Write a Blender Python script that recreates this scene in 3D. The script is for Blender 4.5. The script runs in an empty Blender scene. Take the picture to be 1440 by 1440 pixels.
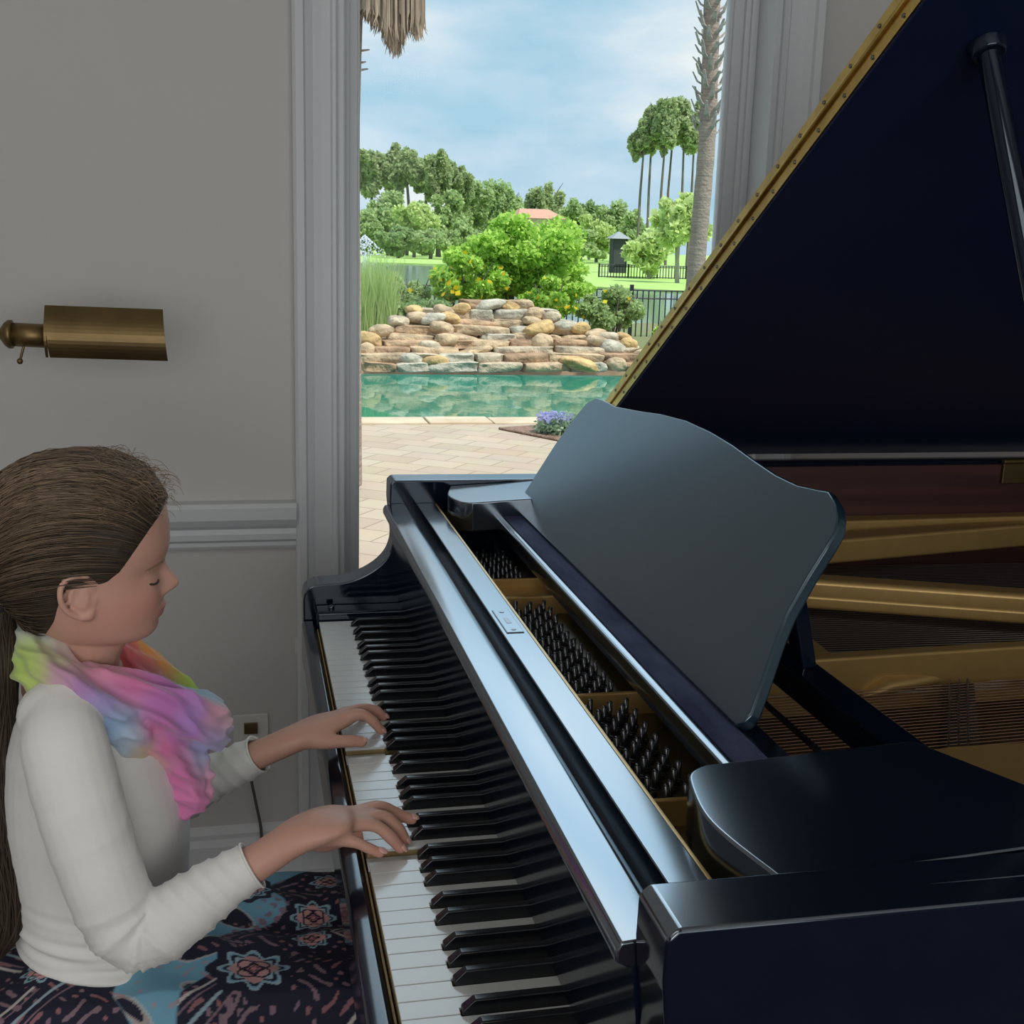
import bpy, bmesh, math, random
import numpy as np
from mathutils import Vector, Matrix
random.seed(7); rng = np.random.default_rng(7)
PI = math.pi
COL = bpy.context.scene.collection
# ---------------------------------------------------------------- measuring helper: a photo point at a chosen real depth
CAM = (-0.11557, -0.69492, 0.61423); YAW, PIT, ROL, FOC = 0.22272719, 0.21822620, 0.0299259, 1702.16
def _basis():
    cy, sy, cp, sp = math.cos(YAW), math.sin(YAW), math.cos(PIT), math.sin(PIT)
    f = np.array([sy*cp, cy*cp, -sp]); r = np.array([cy, -sy, 0.]); u = np.cross(r, f)
    return r*math.cos(ROL)+u*math.sin(ROL), -r*math.sin(ROL)+u*math.cos(ROL), f
BR, BU, BF = _basis()
def ray(px, py): return BF+BR*(px-720)/FOC-BU*(py-720)/FOC
def at(px, py, Y):
    d = ray(px, py); t = (Y-CAM[1])/d[1]; return np.array(CAM)+t*d
def gz(px, py, z):
    d = ray(px, py); t = (z-CAM[2])/d[2]; return np.array(CAM)+t*d
def hitpl(px, py, P, n):
    d = ray(px, py); t = ((np.array(P)-np.array(CAM))@n)/(d@n); return np.array(CAM)+t*d
# ---------------------------------------------------------------- materials
def new_mat(name):
    m = bpy.data.materials.new(name); m.use_nodes = True
    nt = m.node_tree; b = nt.nodes['Principled BSDF']; return m, nt, b
def mat(name, col, rough=.5, metal=0., spec=.5, noise=None, bump=None, coat=0., sheen=0., sss=0., trans=0., wave=None):
    m, nt, b = new_mat(name)
    b.inputs['Base Color'].default_value = (*col, 1); b.inputs['Roughness'].default_value = rough
    b.inputs['Metallic'].default_value = metal; b.inputs['Specular IOR Level'].default_value = spec
    b.inputs['Coat Weight'].default_value = coat; b.inputs['Coat Roughness'].default_value = .05
    b.inputs['Sheen Weight'].default_value = sheen
    if sss:
        b.inputs['Subsurface Weight'].default_value = sss; b.inputs['Subsurface Radius'].default_value = (.02, .008, .004); b.inputs['Subsurface Scale'].default_value = .25
    tc = nt.nodes.new('ShaderNodeTexCoord')
    if noise:                                    # (scale, colour2, (stretch))
        mp = nt.nodes.new('ShaderNodeMapping'); nt.links.new(tc.outputs['Object'], mp.inputs[0])
        mp.inputs['Scale'].default_value = noise[2] if len(noise) > 2 else (1, 1, 1)
        n = nt.nodes.new('ShaderNodeTexNoise'); n.inputs['Scale'].default_value = noise[0]; n.inputs['Detail'].default_value = 6
        nt.links.new(mp.outputs[0], n.inputs['Vector'])
        r = nt.nodes.new('ShaderNodeValToRGB'); r.color_ramp.elements[0].position = .35; r.color_ramp.elements[1].position = .65
        r.color_ramp.elements[0].color = (*col, 1); r.color_ramp.elements[1].color = (*noise[1], 1)
        nt.links.new(n.outputs[0], r.inputs[0]); nt.links.new(r.outputs[0], b.inputs['Base Color'])
    if bump:
        n = nt.nodes.new('ShaderNodeTexNoise'); n.inputs['Scale'].default_value = bump[0]; n.inputs['Detail'].default_value = 4
        nt.links.new(tc.outputs['Object'], n.inputs['Vector'])
        bp = nt.nodes.new('ShaderNodeBump'); bp.inputs['Strength'].default_value = bump[1]; bp.inputs['Distance'].default_value = bump[2] if len(bump) > 2 else .002
        nt.links.new(n.outputs[0], bp.inputs['Height']); nt.links.new(bp.outputs[0], b.inputs['Normal'])
    return m
def mat_attr(name, rough=.6, sss=0., spec=.4, bump=None, sheen=0.):
    m = mat(name, (1, 1, 1), rough, sss=sss, spec=spec, bump=bump, sheen=sheen)
    nt = m.node_tree; a = nt.nodes.new('ShaderNodeAttribute'); a.attribute_name = 'tone'
    nt.links.new(a.outputs['Color'], nt.nodes['Principled BSDF'].inputs['Base Color']); return m
M = {}
M['black'] = mat('piano_lacquer', (.0030, .0065, .016), .10, spec=.55, bump=(9, .05, .002))
M['blackS'] = mat('satin_lacquer', (.003, .008, .020), .12, spec=.6)
M['lid'] = mat('lid_lacquer', (.006, .013, .045), .32, spec=.35)
M['polish'] = mat('polished_lacquer', (.006, .009, .014), .14)
M['polish'].node_tree.nodes['Principled BSDF'].inputs['IOR'].default_value = 3.1
for k in ('black', 'blackS', 'polish'): M[k].node_tree.nodes['Principled BSDF'].inputs['Specular Tint'].default_value = (.80, .90, 1, 1)
M['deskblack'] = mat('desk_lacquer', (.010, .026, .042), .2, noise=(7, (.013, .030, .048), (1, 6, 1)))
M['deskblack'].node_tree.nodes['Principled BSDF'].inputs['IOR'].default_value = 2.0; M['deskblack'].node_tree.nodes['Principled BSDF'].inputs['Specular Tint'].default_value = (.70, .88, 1, 1)
M['ivory'] = mat('ivory', (.70, .72, .70), .16, spec=.55)
M['keywood'] = mat('key_wood', (.38, .28, .13), .5, noise=(60, (.30, .21, .09)))
M['ebony'] = mat('ebony', (.006, .007, .010), .18, spec=.55)
M['brass'] = mat('brass', (.80, .56, .16), .28, 1., noise=(30, (.62, .42, .12)))
M['oldbrass'] = mat('aged_brass', (.21, .145, .06), .42, .85, noise=(14, (.16, .11, .05)))
M['plate'] = mat('gold_lacquer', (.58, .38, .14), .36, .45, noise=(40, (.54, .35, .125)))
M['steel'] = mat('blued_steel', (.16, .17, .19), .25, .9)
M['copper'] = mat('copper_wire', (.45, .27, .18), .35, .8)
M['wire'] = mat('steel_wire', (.40, .36, .32), .3, .9)
M['suede'] = mat('suede', (.035, .042, .085), .95, spec=.1, noise=(26, (.085, .10, .17), (1, .3, 1)))
M['mahog'] = mat('mahogany', (.075, .03, .025), .4, noise=(9, (.05, .02, .02), (.4, 3, 6)))
M['sound'] = mat('spruce', (.10, .055, .03), .5, noise=(12, (.075, .04, .024), (.4, 12, 1)))
M['felt'] = mat('damper_felt', (.05, .04, .035), .9)
M['wall'] = mat('wall_paint', (.56, .55, .53), .85, spec=.2, noise=(1.3, (.545, .535, .515)))
M['trim'] = mat('trim_paint', (.62, .64, .655), .42, spec=.4)
M['ceil'] = mat('ceiling_paint', (.7, .7, .68), .9)
M['floor'] = mat('carpet', (.40, .38, .35), .95, noise=(90, (.34, .32, .30)))
M['plastic'] = mat('plastic_white', (.66, .66, .63), .4)
M['shirt'] = mat('cotton', (.76, .75, .71), .85, spec=.2, bump=(700, .25, .0006), sheen=.2)
M['cord'] = mat('cord_rubber', (.10, .09, .08), .5)
M['skin'] = mat_attr('skin', .5, sss=.25, spec=.35)
M['nail'] = mat('nail', (.72, .42, .36), .3)
M['scarf'] = mat_attr('scarf_cloth', .8, bump=(900, .25, .0006), sheen=.3)
M['skirt'] = mat_attr('skirt_cloth', .8)
M['lash'] = mat('lash', (.05, .03, .02), .7)
M['tie'] = mat('tie_elastic', (.01, .008, .008), .8)
def hairmat():
    m, nt, b = new_mat('hair_strands')
    a = nt.nodes.new('ShaderNodeAttribute'); a.attribute_name = 'tone'
    nt.links.new(a.outputs['Color'], b.inputs['Base Color']); b.inputs['Roughness'].default_value = .6; b.inputs['Specular IOR Level'].default_value = .4
    return m
M['hair'] = hairmat()
def glassmat():
    m = bpy.data.materials.new('window_glass'); m.use_nodes = True; nt = m.node_tree; nt.nodes.clear()
    o = nt.nodes.new('ShaderNodeOutputMaterial'); mx = nt.nodes.new('ShaderNodeMixShader'); t = nt.nodes.new('ShaderNodeBsdfTransparent')
    g = nt.nodes.new('ShaderNodeBsdfGlossy'); g.inputs['Roughness'].default_value = .01; t.inputs[0].default_value = (.96, .985, .975, 1)
    fr = nt.nodes.new('ShaderNodeFresnel'); fr.inputs[0].default_value = 1.12
    nt.links.new(fr.outputs[0], mx.inputs[0]); nt.links.new(t.outputs[0], mx.inputs[1]); nt.links.new(g.outputs[0], mx.inputs[2]); nt.links.new(mx.outputs[0], o.inputs[0]); return m
M['glass'] = glassmat()
# ---------------------------------------------------------------- mesh builder
class MB:
    def __init__(s): s.v = []; s.f = []; s.mi = []
    def add(s, vs, fs, mi=0):
        b = len(s.v); s.v += [tuple(map(float, p)) for p in vs]; s.f += [tuple(i+b for i in f) for f in fs]; s.mi += [mi]*len(fs); return s
    def box(s, x0, x1, y0, y1, z0, z1, mi=0, T=None):
        vs = [(x, y, z) for x in (x0, x1) for y in (y0, y1) for z in (z0, z1)]
        if T is not None: vs = [tuple(T@Vector(p)) for p in vs]
        return s.add(vs, [(0, 1, 3, 2), (4, 6, 7, 5), (0, 4, 5, 1), (2, 3, 7, 6), (0, 2, 6, 4), (1, 5, 7, 3)], mi)
    def prism(s, poly, a0, a1, ax, mi=0):
        """closed outline extruded along axis ax between a0 and a1; poly holds the other two coordinates in order"""
        n = len(poly); o = [i for i in range(3) if i != ax]; vs = []
        for a in (a0, a1):
            for p in poly:
                q = [0, 0, 0]; q[ax] = a; q[o[0]] = p[0]; q[o[1]] = p[1]; vs.append(q)
        fs = [tuple(range(n)), tuple(range(2*n-1, n-1, -1))]+[(i, i+n, (i+1) % n+n, (i+1) % n) for i in range(n)]
        return s.add(vs, fs, mi)
    def tube(s, pts, rad, n=10, mi=0, cap=True, flat=None, ref=None):
        """swept tube; rad per point: number or (a,b); round ends"""
        P = [Vector(p) for p in pts]; N = len(P)
        R = list(rad) if hasattr(rad, '__len__') and len(rad) == N else [rad]*N
        rings = []; prev = Vector(ref) if ref else None
        for i in range(N):
            t = (P[min(i+1, N-1)]-P[max(i-1, 0)]).normalized()
            if prev is None: prev = Vector((0, 0, 1)) if abs(t.z) < .9 else Vector((0, 1, 0))
            a = (prev-t*prev.dot(t)).normalized(); b = t.cross(a); prev = a
            ra, rb = R[i] if hasattr(R[i], '__len__') else (R[i], R[i])
            rings.append((P[i], a, b, ra, rb, t))
        if cap:
            def ends(r, sg):
                p, a, b, ra, rb, t = r; m = min(ra, rb)
                return [(p+t*sg*m*math.sin(q), a, b, ra*math.cos(q), rb*math.cos(q), t) for q in (.5, 1., 1.35)]
            rings = ends(rings[0], -1)[::-1]+rings+ends(rings[-1], 1)
        vs = []
        for p, a, b, ra, rb, t in rings:
            for k in range(n):
                q = 2*PI*k/n; vs.append(p+a*ra*math.cos(q)+b*rb*math.sin(q))
        fs = []
        for i in range(len(rings)-1):
            for k in range(n): fs.append((i*n+k, i*n+(k+1) % n, (i+1)*n+(k+1) % n, (i+1)*n+k))
        fs.append(tuple(range(n-1, -1, -1))); L = (len(rings)-1)*n; fs.append(tuple(range(L, L+n)))
        return s.add(vs, fs, mi)
    def cyl(s, p0, p1, r, n=12, mi=0, r1=None):
        return s.tube([p0, p1], [r, r if r1 is None else r1], n, mi, cap=False)
    def ball(s, c, r, n=16, m=10, mi=0, rot=None):
        r = r if hasattr(r, '__len__') else (r, r, r); vs = []
        for i in range(m+1):
            a = PI*i/m
            for k in range(n):
                q = 2*PI*k/n; p = Vector((r[0]*math.sin(a)*math.cos(q), r[1]*math.sin(a)*math.sin(q), r[2]*math.cos(a)))
                if rot: p = rot@p
                vs.append(Vector(c)+p)
        fs = [(i*n+k, (i+1)*n+k, (i+1)*n+(k+1) % n, i*n+(k+1) % n) for i in range(m) for k in range(n)]
        return s.add(vs, fs, mi)
    def build(s, name, mats, parent=None, smooth=False, bevel=0, seg=2, autos=None):
        me = bpy.data.meshes.new(name); me.from_pydata(s.v, [], s.f)
        mats = mats if isinstance(mats, (list, tuple)) else [mats]
        for m in mats: me.materials.append(M[m] if isinstance(m, str) else m)
        me.polygons.foreach_set('material_index', s.mi)
        bm = bmesh.new(); bm.from_mesh(me); bmesh.ops.recalc_face_normals(bm, faces=bm.faces); bm.to_mesh(me); bm.free()
        if smooth: me.polygons.foreach_set('use_smooth', [True]*len(me.polygons))
        me.update()
        o = bpy.data.objects.new(name, me); COL.objects.link(o); o.parent = parent
        if bevel:
            b = o.modifiers.new('bevel', 'BEVEL'); b.width = bevel; b.segments = seg; b.limit_method = 'ANGLE'; b.angle_limit = .6
            me.polygons.foreach_set('use_smooth', [True]*len(me.polygons)); 
            w = o.modifiers.new('wn', 'WEIGHTED_NORMAL')
        return o
def quick(name, verts, faces, m, parent=None, tone=None, smooth=False):
    me = bpy.data.meshes.new(name); V = np.asarray(verts, np.float32); F = np.asarray(faces, np.int32)
    me.vertices.add(len(V)); me.vertices.foreach_set('co', V.ravel()); k = F.shape[1]
    me.loops.add(F.size); me.loops.foreach_set('vertex_index', F.ravel()); me.polygons.add(len(F))
    me.polygons.foreach_set('loop_start', np.arange(0, F.size, k, dtype=np.int32)); me.polygons.foreach_set('loop_total', np.full(len(F), k, np.int32))
    if smooth: me.polygons.foreach_set('use_smooth', np.ones(len(F), bool))
    me.materials.append(M[m] if isinstance(m, str) else m); me.update(calc_edges=True); me.validate()
    if tone is not None: set_tone(me, tone)
    o = bpy.data.objects.new(name, me); COL.objects.link(o); o.parent = parent; return o
def set_tone(me, tone):
    a = me.color_attributes.new('tone', 'FLOAT_COLOR', 'POINT'); t = np.ones((len(me.vertices), 4), np.float32); t[:, :3] = tone; a.data.foreach_set('color', t.ravel())
def empty(name, loc, label=None, cat=None, group=None):
    o = bpy.data.objects.new(name, None); COL.objects.link(o); o.location = loc; o.empty_display_size = .1
    tag(o, label, cat, group); return o
def tag(o, label=None, cat=None, group=None, kind=None):
    if label: o['label'] = label
    if cat: o['category'] = cat
    if group: o['group'] = group
    if kind: o['kind'] = kind
    return o
def rel(o, loc):
    """shift a mesh so it is expressed relative to its parent empty at loc"""
    o.data.transform(Matrix.Translation(-Vector(loc))); return o
def reparent_fix(root):
    """children meshes were written in scene coordinates: bring them under the root's own origin"""
    done = set()
    for o in [x for x in bpy.data.objects if x.parent is root]:
        def walk(q):
            if q.type == 'MESH' and q.data.name not in done:
                done.add(q.data.name); q.data.transform(Matrix.Translation(-Vector(root.location)))
            for c in [x for x in bpy.data.objects if x.parent is q]: walk(c)
        walk(o)
def catmull(P, n):
    P = [np.array(p, float) for p in P]; P = [2*P[0]-P[1]]+P+[2*P[-1]-P[-2]]; out = []
    for i in range(1, len(P)-2):
        for k in range(n):
            t = k/n; a, b, c, d = P[i-1:i+3]
            out.append(.5*((2*b)+(c-a)*t+(2*a-5*b+4*c-d)*t*t+(3*b-a-3*c+d)*t**3))
    out.append(P[-2]); return out
def remeshed(mb, name, voxel, smooth_it=4, fac=.5):
    o = mb.build(name, 'trim'); r = o.modifiers.new('r', 'REMESH'); r.mode = 'VOXEL'; r.voxel_size = voxel
    s = o.modifiers.new('s', 'SMOOTH'); s.iterations = smooth_it; s.factor = fac
    dg = bpy.context.evaluated_depsgraph_get(); dg.update(); me = bpy.data.meshes.new_from_object(o.evaluated_get(dg))
    old = o.data; bpy.data.objects.remove(o); bpy.data.meshes.remove(old)
    me.polygons.foreach_set('use_smooth', [True]*len(me.polygons)); me.name = name; return me
def coords(me):
    a = np.empty(len(me.vertices)*3, np.float32); me.vertices.foreach_get('co', a); return a.reshape(-1, 3)
def normals(me):
    a = np.empty(len(me.vertices)*3, np.float32); me.vertices.foreach_get('normal', a); return a.reshape(-1, 3)
def setco(me, V): me.vertices.foreach_set('co', np.asarray(V, np.float32).ravel()); me.update()
def linkmesh(me, name, m, parent=None):
    me.materials.clear(); me.materials.append(M[m]); o = bpy.data.objects.new(name, me); COL.objects.link(o); o.parent = parent; return o
def struct(o): o['kind'] = 'structure'; return o
# ================================================================ THE ROOM (key-top plane is z=0 here; floor z=-0.72; everything is lifted at the end)
FZ = -.72; CZ = 2.1; WY = 1.7
OX0, OX1, OZ0, OZ1 = .068, .948, -.52, 1.80      # wall opening
def wallbox(name, m, *b):
    mb = MB()
    for q in b: mb.box(*q)
    return struct(mb.build(name, m))
wallbox('floor', 'floor', (-3, 3.6, -3.6, WY+.2, FZ-.1, FZ))
wallbox('ceiling', 'ceil', (-3, 3.6, -3.6, WY+.2, CZ, CZ+.1))
wallbox('wall_back', 'wall', (-3, OX0, WY, WY+.2, FZ, CZ), (OX1, 3.6, WY, WY+.2, FZ, CZ), (OX0, OX1, WY, WY+.2, FZ, OZ0), (OX0, OX1, WY, WY+.2, OZ1, CZ))
wallbox('wall_left', 'wall', (-3.1, -3, -3.6, WY+.2, FZ, CZ))
wallbox('wall_right', 'wall', (3.6, 3.7, -3.6, WY+.2, FZ, CZ))
# the wall behind the camera, with a wide opening left behind the added fill light
wallbox('wall_front', 'wall', (-3, -1.9, -3.7, -3.6, FZ, CZ), (1.9, 3.6, -3.7, -3.6, FZ, CZ), (-1.9, 1.9, -3.7, -3.6, FZ, -.1), (-1.9, 1.9, -3.7, -3.6, 1.7, CZ))
# casing round the window: moulded profile (offset across, projection)
def casing(x_in, sgn, name):
    prof = [(0, 0), (0, .012), (.004, .018), (.010, .018), (.014, .012), (.030, .014), (.046, .017), (.060, .024), (.064, .030), (.078, .032), (.084, .026), (.084, 0)]
    mb = MB(); mb.prism([(x_in+sgn*a, WY-b) for a, b in prof], OZ0-.08, OZ1+.0, 2); o = mb.build(name, 'trim'); return struct(o)
casing(OX0, -1, 'trim_1'); casing(OX1, 1, 'trim_2')
mb = MB(); mb.box(OX0-.084, OX1+.084, WY-.03, WY, OZ1, OZ1+.09); struct(mb.build('trim_3', 'trim', bevel=.004))
mb = MB(); mb.box(OX0-.1, OX1+.1, WY-.05, WY, OZ0-.11, OZ0-.08); mb.box(OX0-.08, OX1+.08, WY-.02, WY, OZ0-.18, OZ0-.11); struct(mb.build('trim_4', 'trim', bevel=.004))
# jamb lining, stepped, then the sash and pane
win = empty('window_1', (.5, WY+.1, OZ0)); struct(win)
mb = MB()
for x0, x1, s in ((OX0, OX0+.012, 1), (OX1-.012, OX1, -1)): mb.box(x0, x1, WY-.002, WY+.2, OZ0, OZ1)
mb.box(OX0, OX1, WY, WY+.2, OZ1-.012, OZ1); mb.box(OX0, OX1, WY, WY+.2, OZ0-.0, OZ0+.014)
mb.build('jamb_lining', 'trim', win)
SY = WY+.10
mb = MB()
for s, xe in ((1, OX0+.012), (-1, OX1-.012)):
    for w, y0, y1 in ((.012, SY-.015, SY+.05), (.020, SY-.006, SY+.05), (.036, SY+.004, SY+.045), (.041, SY+.012, SY+.036)):
        a, b = sorted((xe, xe+s*(w if s > 0 else w*1.3))); mb.box(a, b, y0, y1, OZ0+.014, OZ1-.012)
for z0, z1 in ((OZ0+.014, OZ0+.055), (OZ1-.053, OZ1-.012)): mb.box(OX0+.012, OX1-.012, SY+.004, SY+.045, z0, z1)
mb.build('sash', 'trim', win, bevel=.002)
mb = MB(); mb.box(OX0+.05, OX1-.05, SY+.022, SY+.026, OZ0+.05, OZ1-.05); mb.build('pane', 'glass', win)
reparent_fix(win)
# chair rail left of the casing and right of it
def xrail(name, x0, x1, prof):
    mb = MB(); mb.prism([(WY-b, z) for b, z in prof], x0, x1, 0); return struct(mb.build(name, 'trim'))
cr = [(0, .008), (.010, .008), (.014, .014), (.014, .022), (.022, .028), (.024, .040), (.020, .050), (.030, .058), (.040, .072), (.042, .096), (.036, .104), (0, .104)]
xrail('trim_5', -3, OX0-.084, cr); xrail('trim_6', OX1+.084, 3.6, cr)
bb = [(0, FZ), (.018, FZ), (.018, FZ+.09), (.012, FZ+.105), (.012, FZ+.115), (.006, FZ+.125), (0, FZ+.13)]
xrail('baseboard_back', -3, 3.6, bb)
# ---- small things on the wall
mb = MB(); pl = empty('wall_outlet', (-.11, WY, -.39), 'white wall outlet plate with a brass coloured socket, low on the wall behind the hands', 'outlet')
mb.box(-.147, -.076, WY-.006, WY, -.455, -.345); mb.build('cover_plate', 'plastic', pl, bevel=.002)
mb = MB(); mb.box(-.125, -.098, WY-.012, WY-.004, -.385, -.362); mb.build('socket', 'oldbrass', pl, bevel=.001)
mb = MB(); mb.box(-.125, -.098, WY-.008, WY-.004, -.432, -.405); mb.build('socket', 'plastic', pl, bevel=.001)
reparent_fix(pl)
cd = MB(); cd.tube(catmull([(-.112, WY-.02, -.418), (-.116, WY-.035, -.45), (-.104, WY-.03, -.53), (-.094, WY-.028, -.60), (-.10, WY-.03, -.67), (-.13, WY-.06, -.714), (-.30, WY-.08, -.714)], 6), .0032, 8)
cd.box(-.124, -.100, WY-.03, WY-.0085, -.430, -.406)
tag(cd.build('power_cord', 'cord', smooth=True), 'thin dark power cord hanging down the wall from the outlet', 'cord')
for k, (px, py, w, h) in enumerate(((420, 905, .016, .034), (431, 938, .009, .014))):
    p = at(px, py, WY); mb = MB(); mb.box(p[0]-w/2, p[0]+w/2, WY-.016, WY, p[2]-h/2, p[2]+h/2)
    tag(mb.build('wall_bracket', 'plastic', bevel=.002), ['small white bracket on the wall beside the piano cheek, the upper one', 'tiny white bracket on the wall below the small white bracket'][k], 'bracket')
# ---- brass lamp
LY = 1.42
a = at(62, 430, LY); b = at(70, 503, LY); c = at(228, 436, LY); d = at(236, 508, LY)
lamp = empty('brass_wall_lamp', (-.72, WY, .40), 'aged brass swing arm lamp with half tube shade on the wall left of the window', 'lamp')
# half-open trough shade: arc section in YZ swept along x
def shade_pt(u, q):
    x = (a[0]+u*(c[0]-a[0]))*(1-q)+(b[0]+u*(d[0]-b[0]))*q; z = (a[2]+u*(c[2]-a[2]))*(1-q)+(b[2]+u*(d[2]-b[2]))*q
    y = LY+.035-.045*math.sin(PI*(.12+.62*q)); return (x, y, z)
vs = []; fs = []; NU, NQ = 12, 14
for t in (0, .0018):
    for i in range(NU+1):
        for j in range(NQ+1): p = shade_pt(i/NU, j/NQ); vs.append((p[0], p[1]+t, p[2]))
W = NQ+1; T = (NU+1)*W
for i in range(NU):
    for j in range(NQ):
        k = i*W+j; fs.append((k, k+1, k+W+1, k+W)); fs.append((T+k, T+k+W, T+k+W+1, T+k+1))
for i in range(NU):
    for j in (0, NQ): k = i*W+j; fs.append((k, k+W, T+k+W, T+k))
for j in range(NQ):
    for i in (0, NU): k = i*W+j; fs.append((k, k+1, T+k+1, T+k))
mb = MB(); mb.add(vs, fs); mb.build('lamp_shade', 'oldbrass', lamp, smooth=False)
# end disc of the shade and the socket tube, its cap and the switch
mb = MB(); mb.prism([shade_pt(0, j/12)[1:] for j in range(13)], a[0]-.002, a[0]+.002, 0); mb.build('end_plate', 'oldbrass', lamp)
s0 = at(12, 470, LY+.02); s1 = at(66, 473, LY+.02)
mb = MB(); mb.cyl((s0[0], LY+.02, s0[2]), (s1[0]+.01, LY+.02, s1[2]), .0195, 24); mb.build('socket_tube', 'oldbrass', lamp, smooth=True)
mb = MB(); mb.tube([(s0[0]-.016, LY+.02, s0[2]), (s0[0]-.012, LY+.02, s0[2]), (s0[0]-.006, LY+.02, s0[2]), (s0[0], LY+.02, s0[2]), (s0[0]+.006, LY+.02, s0[2])], [.004, .010, .019, .0235, .0235], 24, cap=False); mb.build('end_cap', 'oldbrass', lamp, smooth=True)
k0 = at(33, 488, LY+.01); k1 = at(28, 508, LY+.01)
mb = MB(); mb.tube([k0, k1], .0022, 8); mb.ball(k1, .005); mb.build('switch', 'oldbrass', lamp, smooth=True)
mb = MB(); mb.tube([(s0[0]-.016, LY+.02, s0[2]), (-.72, LY+.02, s0[2])], .006, 12); mb.tube([(-.72, LY+.02, s0[2]), (-.72, WY-.01, s0[2])], .006, 12); mb.build('arm', 'oldbrass', lamp, smooth=True)
mb = MB(); mb.cyl((-.72, WY-.02, s0[2]), (-.72, WY-.001, s0[2]), .045, 28); mb.build('wall_plate', 'oldbrass', lamp)
reparent_fix(lamp)
# ---- rug with a fringe, its edge just in front of the far wall
rug = empty('area_rug', (-.4, .6, FZ), 'dark patterned rug with a pale fringe on the floor under the bench', 'rug')
mb = MB(); mb.box(-1.6, 2.4, -2.9, 1.50, FZ, FZ+.010)
M['rug'] = mat('rug_pile', (.03, .03, .05), .95, noise=(18, (.16, .07, .07)))
mb.build('rug_field', 'rug', rug)
mb = MB()
for i in range(330):
    x = -1.6+2.8*i/330+random.uniform(-.003, .003); l = random.uniform(.07, .11); dx = random.uniform(-.02, .02)
    mb.tube([(x, 1.495, FZ+.008), (x+dx*.4, 1.495+l*.5, FZ+.007+random.random()*.006), (x+dx, 1.495+l, FZ+.004)], [.0035, .003, .0015], 5, cap=False)
M['fringe'] = mat('fringe', (.36, .34, .31), .9); f = mb.build('fringe', 'fringe', rug); f['kind'] = 'stuff'
reparent_fix(rug)

# ================================================================ THE GRAND PIANO
piano = empty('grand_piano', (.6, .61, FZ), 'black grand piano with raised lid, open keyboard and music desk up', 'piano')
def part(mb, name, m, parent=None, **k): return mb.build(name, m, parent or piano, **k)
PRESSED_W = {22, 33}; PRESSED_B = set()
KB = 1.222; PW = KB/52
part(MB().box(-.018, .16, -.04, 1.27, -.10, -.034), 'keybed', 'black', bevel=.003)
part(MB().box(-.026, -.0035, -.04, 1.27, -.075, -.012), 'key_slip', 'black', bevel=.006, seg=4)
part(MB().box(-.0030, -.0012, -.003, 1.226, -.034, -.0135), 'key_slip_felt', 'keywood')
for y0, y1, ys in ((1.2265, 1.27, 1.25), (-.04, -.0035, -.02)):
    kb = part(MB().box(-.003, .14, y0, y1, -.034, .014), 'key_block', 'black', bevel=.004, seg=3)
    MB().cyl((.022, ys, .013), (.022, ys, .0185), .0055, 16).build('screw', 'steel', kb, bevel=.0015)
# black key centres measured from the bass end in white-key units
names = []; whites = 'ABCDEFG'
blk = {}
for k in range(51):
    n = whites[k % 7]
    if n in 'ACDFG':                               # a black key stands above this gap
        sh = {'A': .13, 'C': -.12, 'D': .12, 'F': -.14, 'G': 0.0}[n]
        blk[k] = KB-PW*(k+1+sh)
BWd = .0058
gap = .0005
for k in range(52):
    y1 = KB-PW*k-gap; y0 = KB-PW*(k+1)+gap
    ty1 = blk[k-1]-BWd if (k-1) in blk else y1; ty0 = blk[k]+BWd if k in blk else y0
    ty1 = min(y1, ty1); ty0 = max(y0, ty0)
    poly = [(0, y0), (0, y1), (.049, y1)]
    if ty1 < y1: poly += [(.049, ty1)]
    poly += [(.148, ty1), (.148, ty0)]
    if ty0 > y0: poly += [(.049, ty0)]
    poly += [(.049, y0)]
    dz = -.008 if k in PRESSED_W else 0
    mb = MB(); mb.prism(poly, -.003+dz, 0+dz, 2, 0); mb.prism([(a+(.0012 if a == 0 else 0), b) for a, b in poly], -.024+dz, -.003+dz, 2, 1)
    part(mb, 'white_key', ['ivory', 'keywood'], bevel=.0006, seg=2)
for k, yc in blk.items():
    w0, w1 = .0055, .0043; dz = -.007 if k in PRESSED_B else 0
    vs = []
    for x, z, w in ((.050, -.002, w0), (.050, .004, w0), (.060, .0125, w1), (.146, .0125, w1), (.146, -.002, w0)):
        vs += [(x, yc-w, z+dz), (x, yc+w, z+dz)]
    fs = [(0, 1, 3, 2), (2, 3, 5, 4), (4, 5, 7, 6), (6, 7, 9, 8), (8, 9, 1, 0), (0, 2, 4, 6, 8), (1, 9, 7, 5, 3)]
    part(MB().add(vs, fs), 'black_key', 'ebony', bevel=.0016, seg=3)
# fallboard, its rounded top rail, lock rail
part(MB().prism([(.138, .004), (.120, .172), (.150, .172), (.158, .004)], -.039, 1.269, 1), 'fallboard', 'blackS')
part(MB().prism([(.109, .170), (.109, .178), (.112, .184), (.140, .186), (.149, .182), (.152, .174), (.152, .165), (.118, .165)], -.0395, 1.2695, 1), 'fallboard_rail', 'polish', bevel=.002, seg=3)
part(MB().box(.152, .166, -.039, 1.269, .10, .160), 'hinge_groove', 'black')
part(MB().box(.165, .1955, -.039, 1.269, .09, .186), 'lock_rail', 'polish', bevel=.0015)
part(MB().box(.1957, .1995, -.039, 1.269, .09, .1845), 'brass_edge', 'plate', bevel=.0008)
l0 = gz(683, 858, .187); l1 = gz(724, 889, .187)
lp = part(MB().box(.170, .190, min(l0[1], l1[1]), max(l0[1], l1[1]), .1862, .1868), 'lock_plate', 'black')
lm = (l0[1]+l1[1])/2; lh = abs(l0[1]-l1[1])/2
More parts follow.
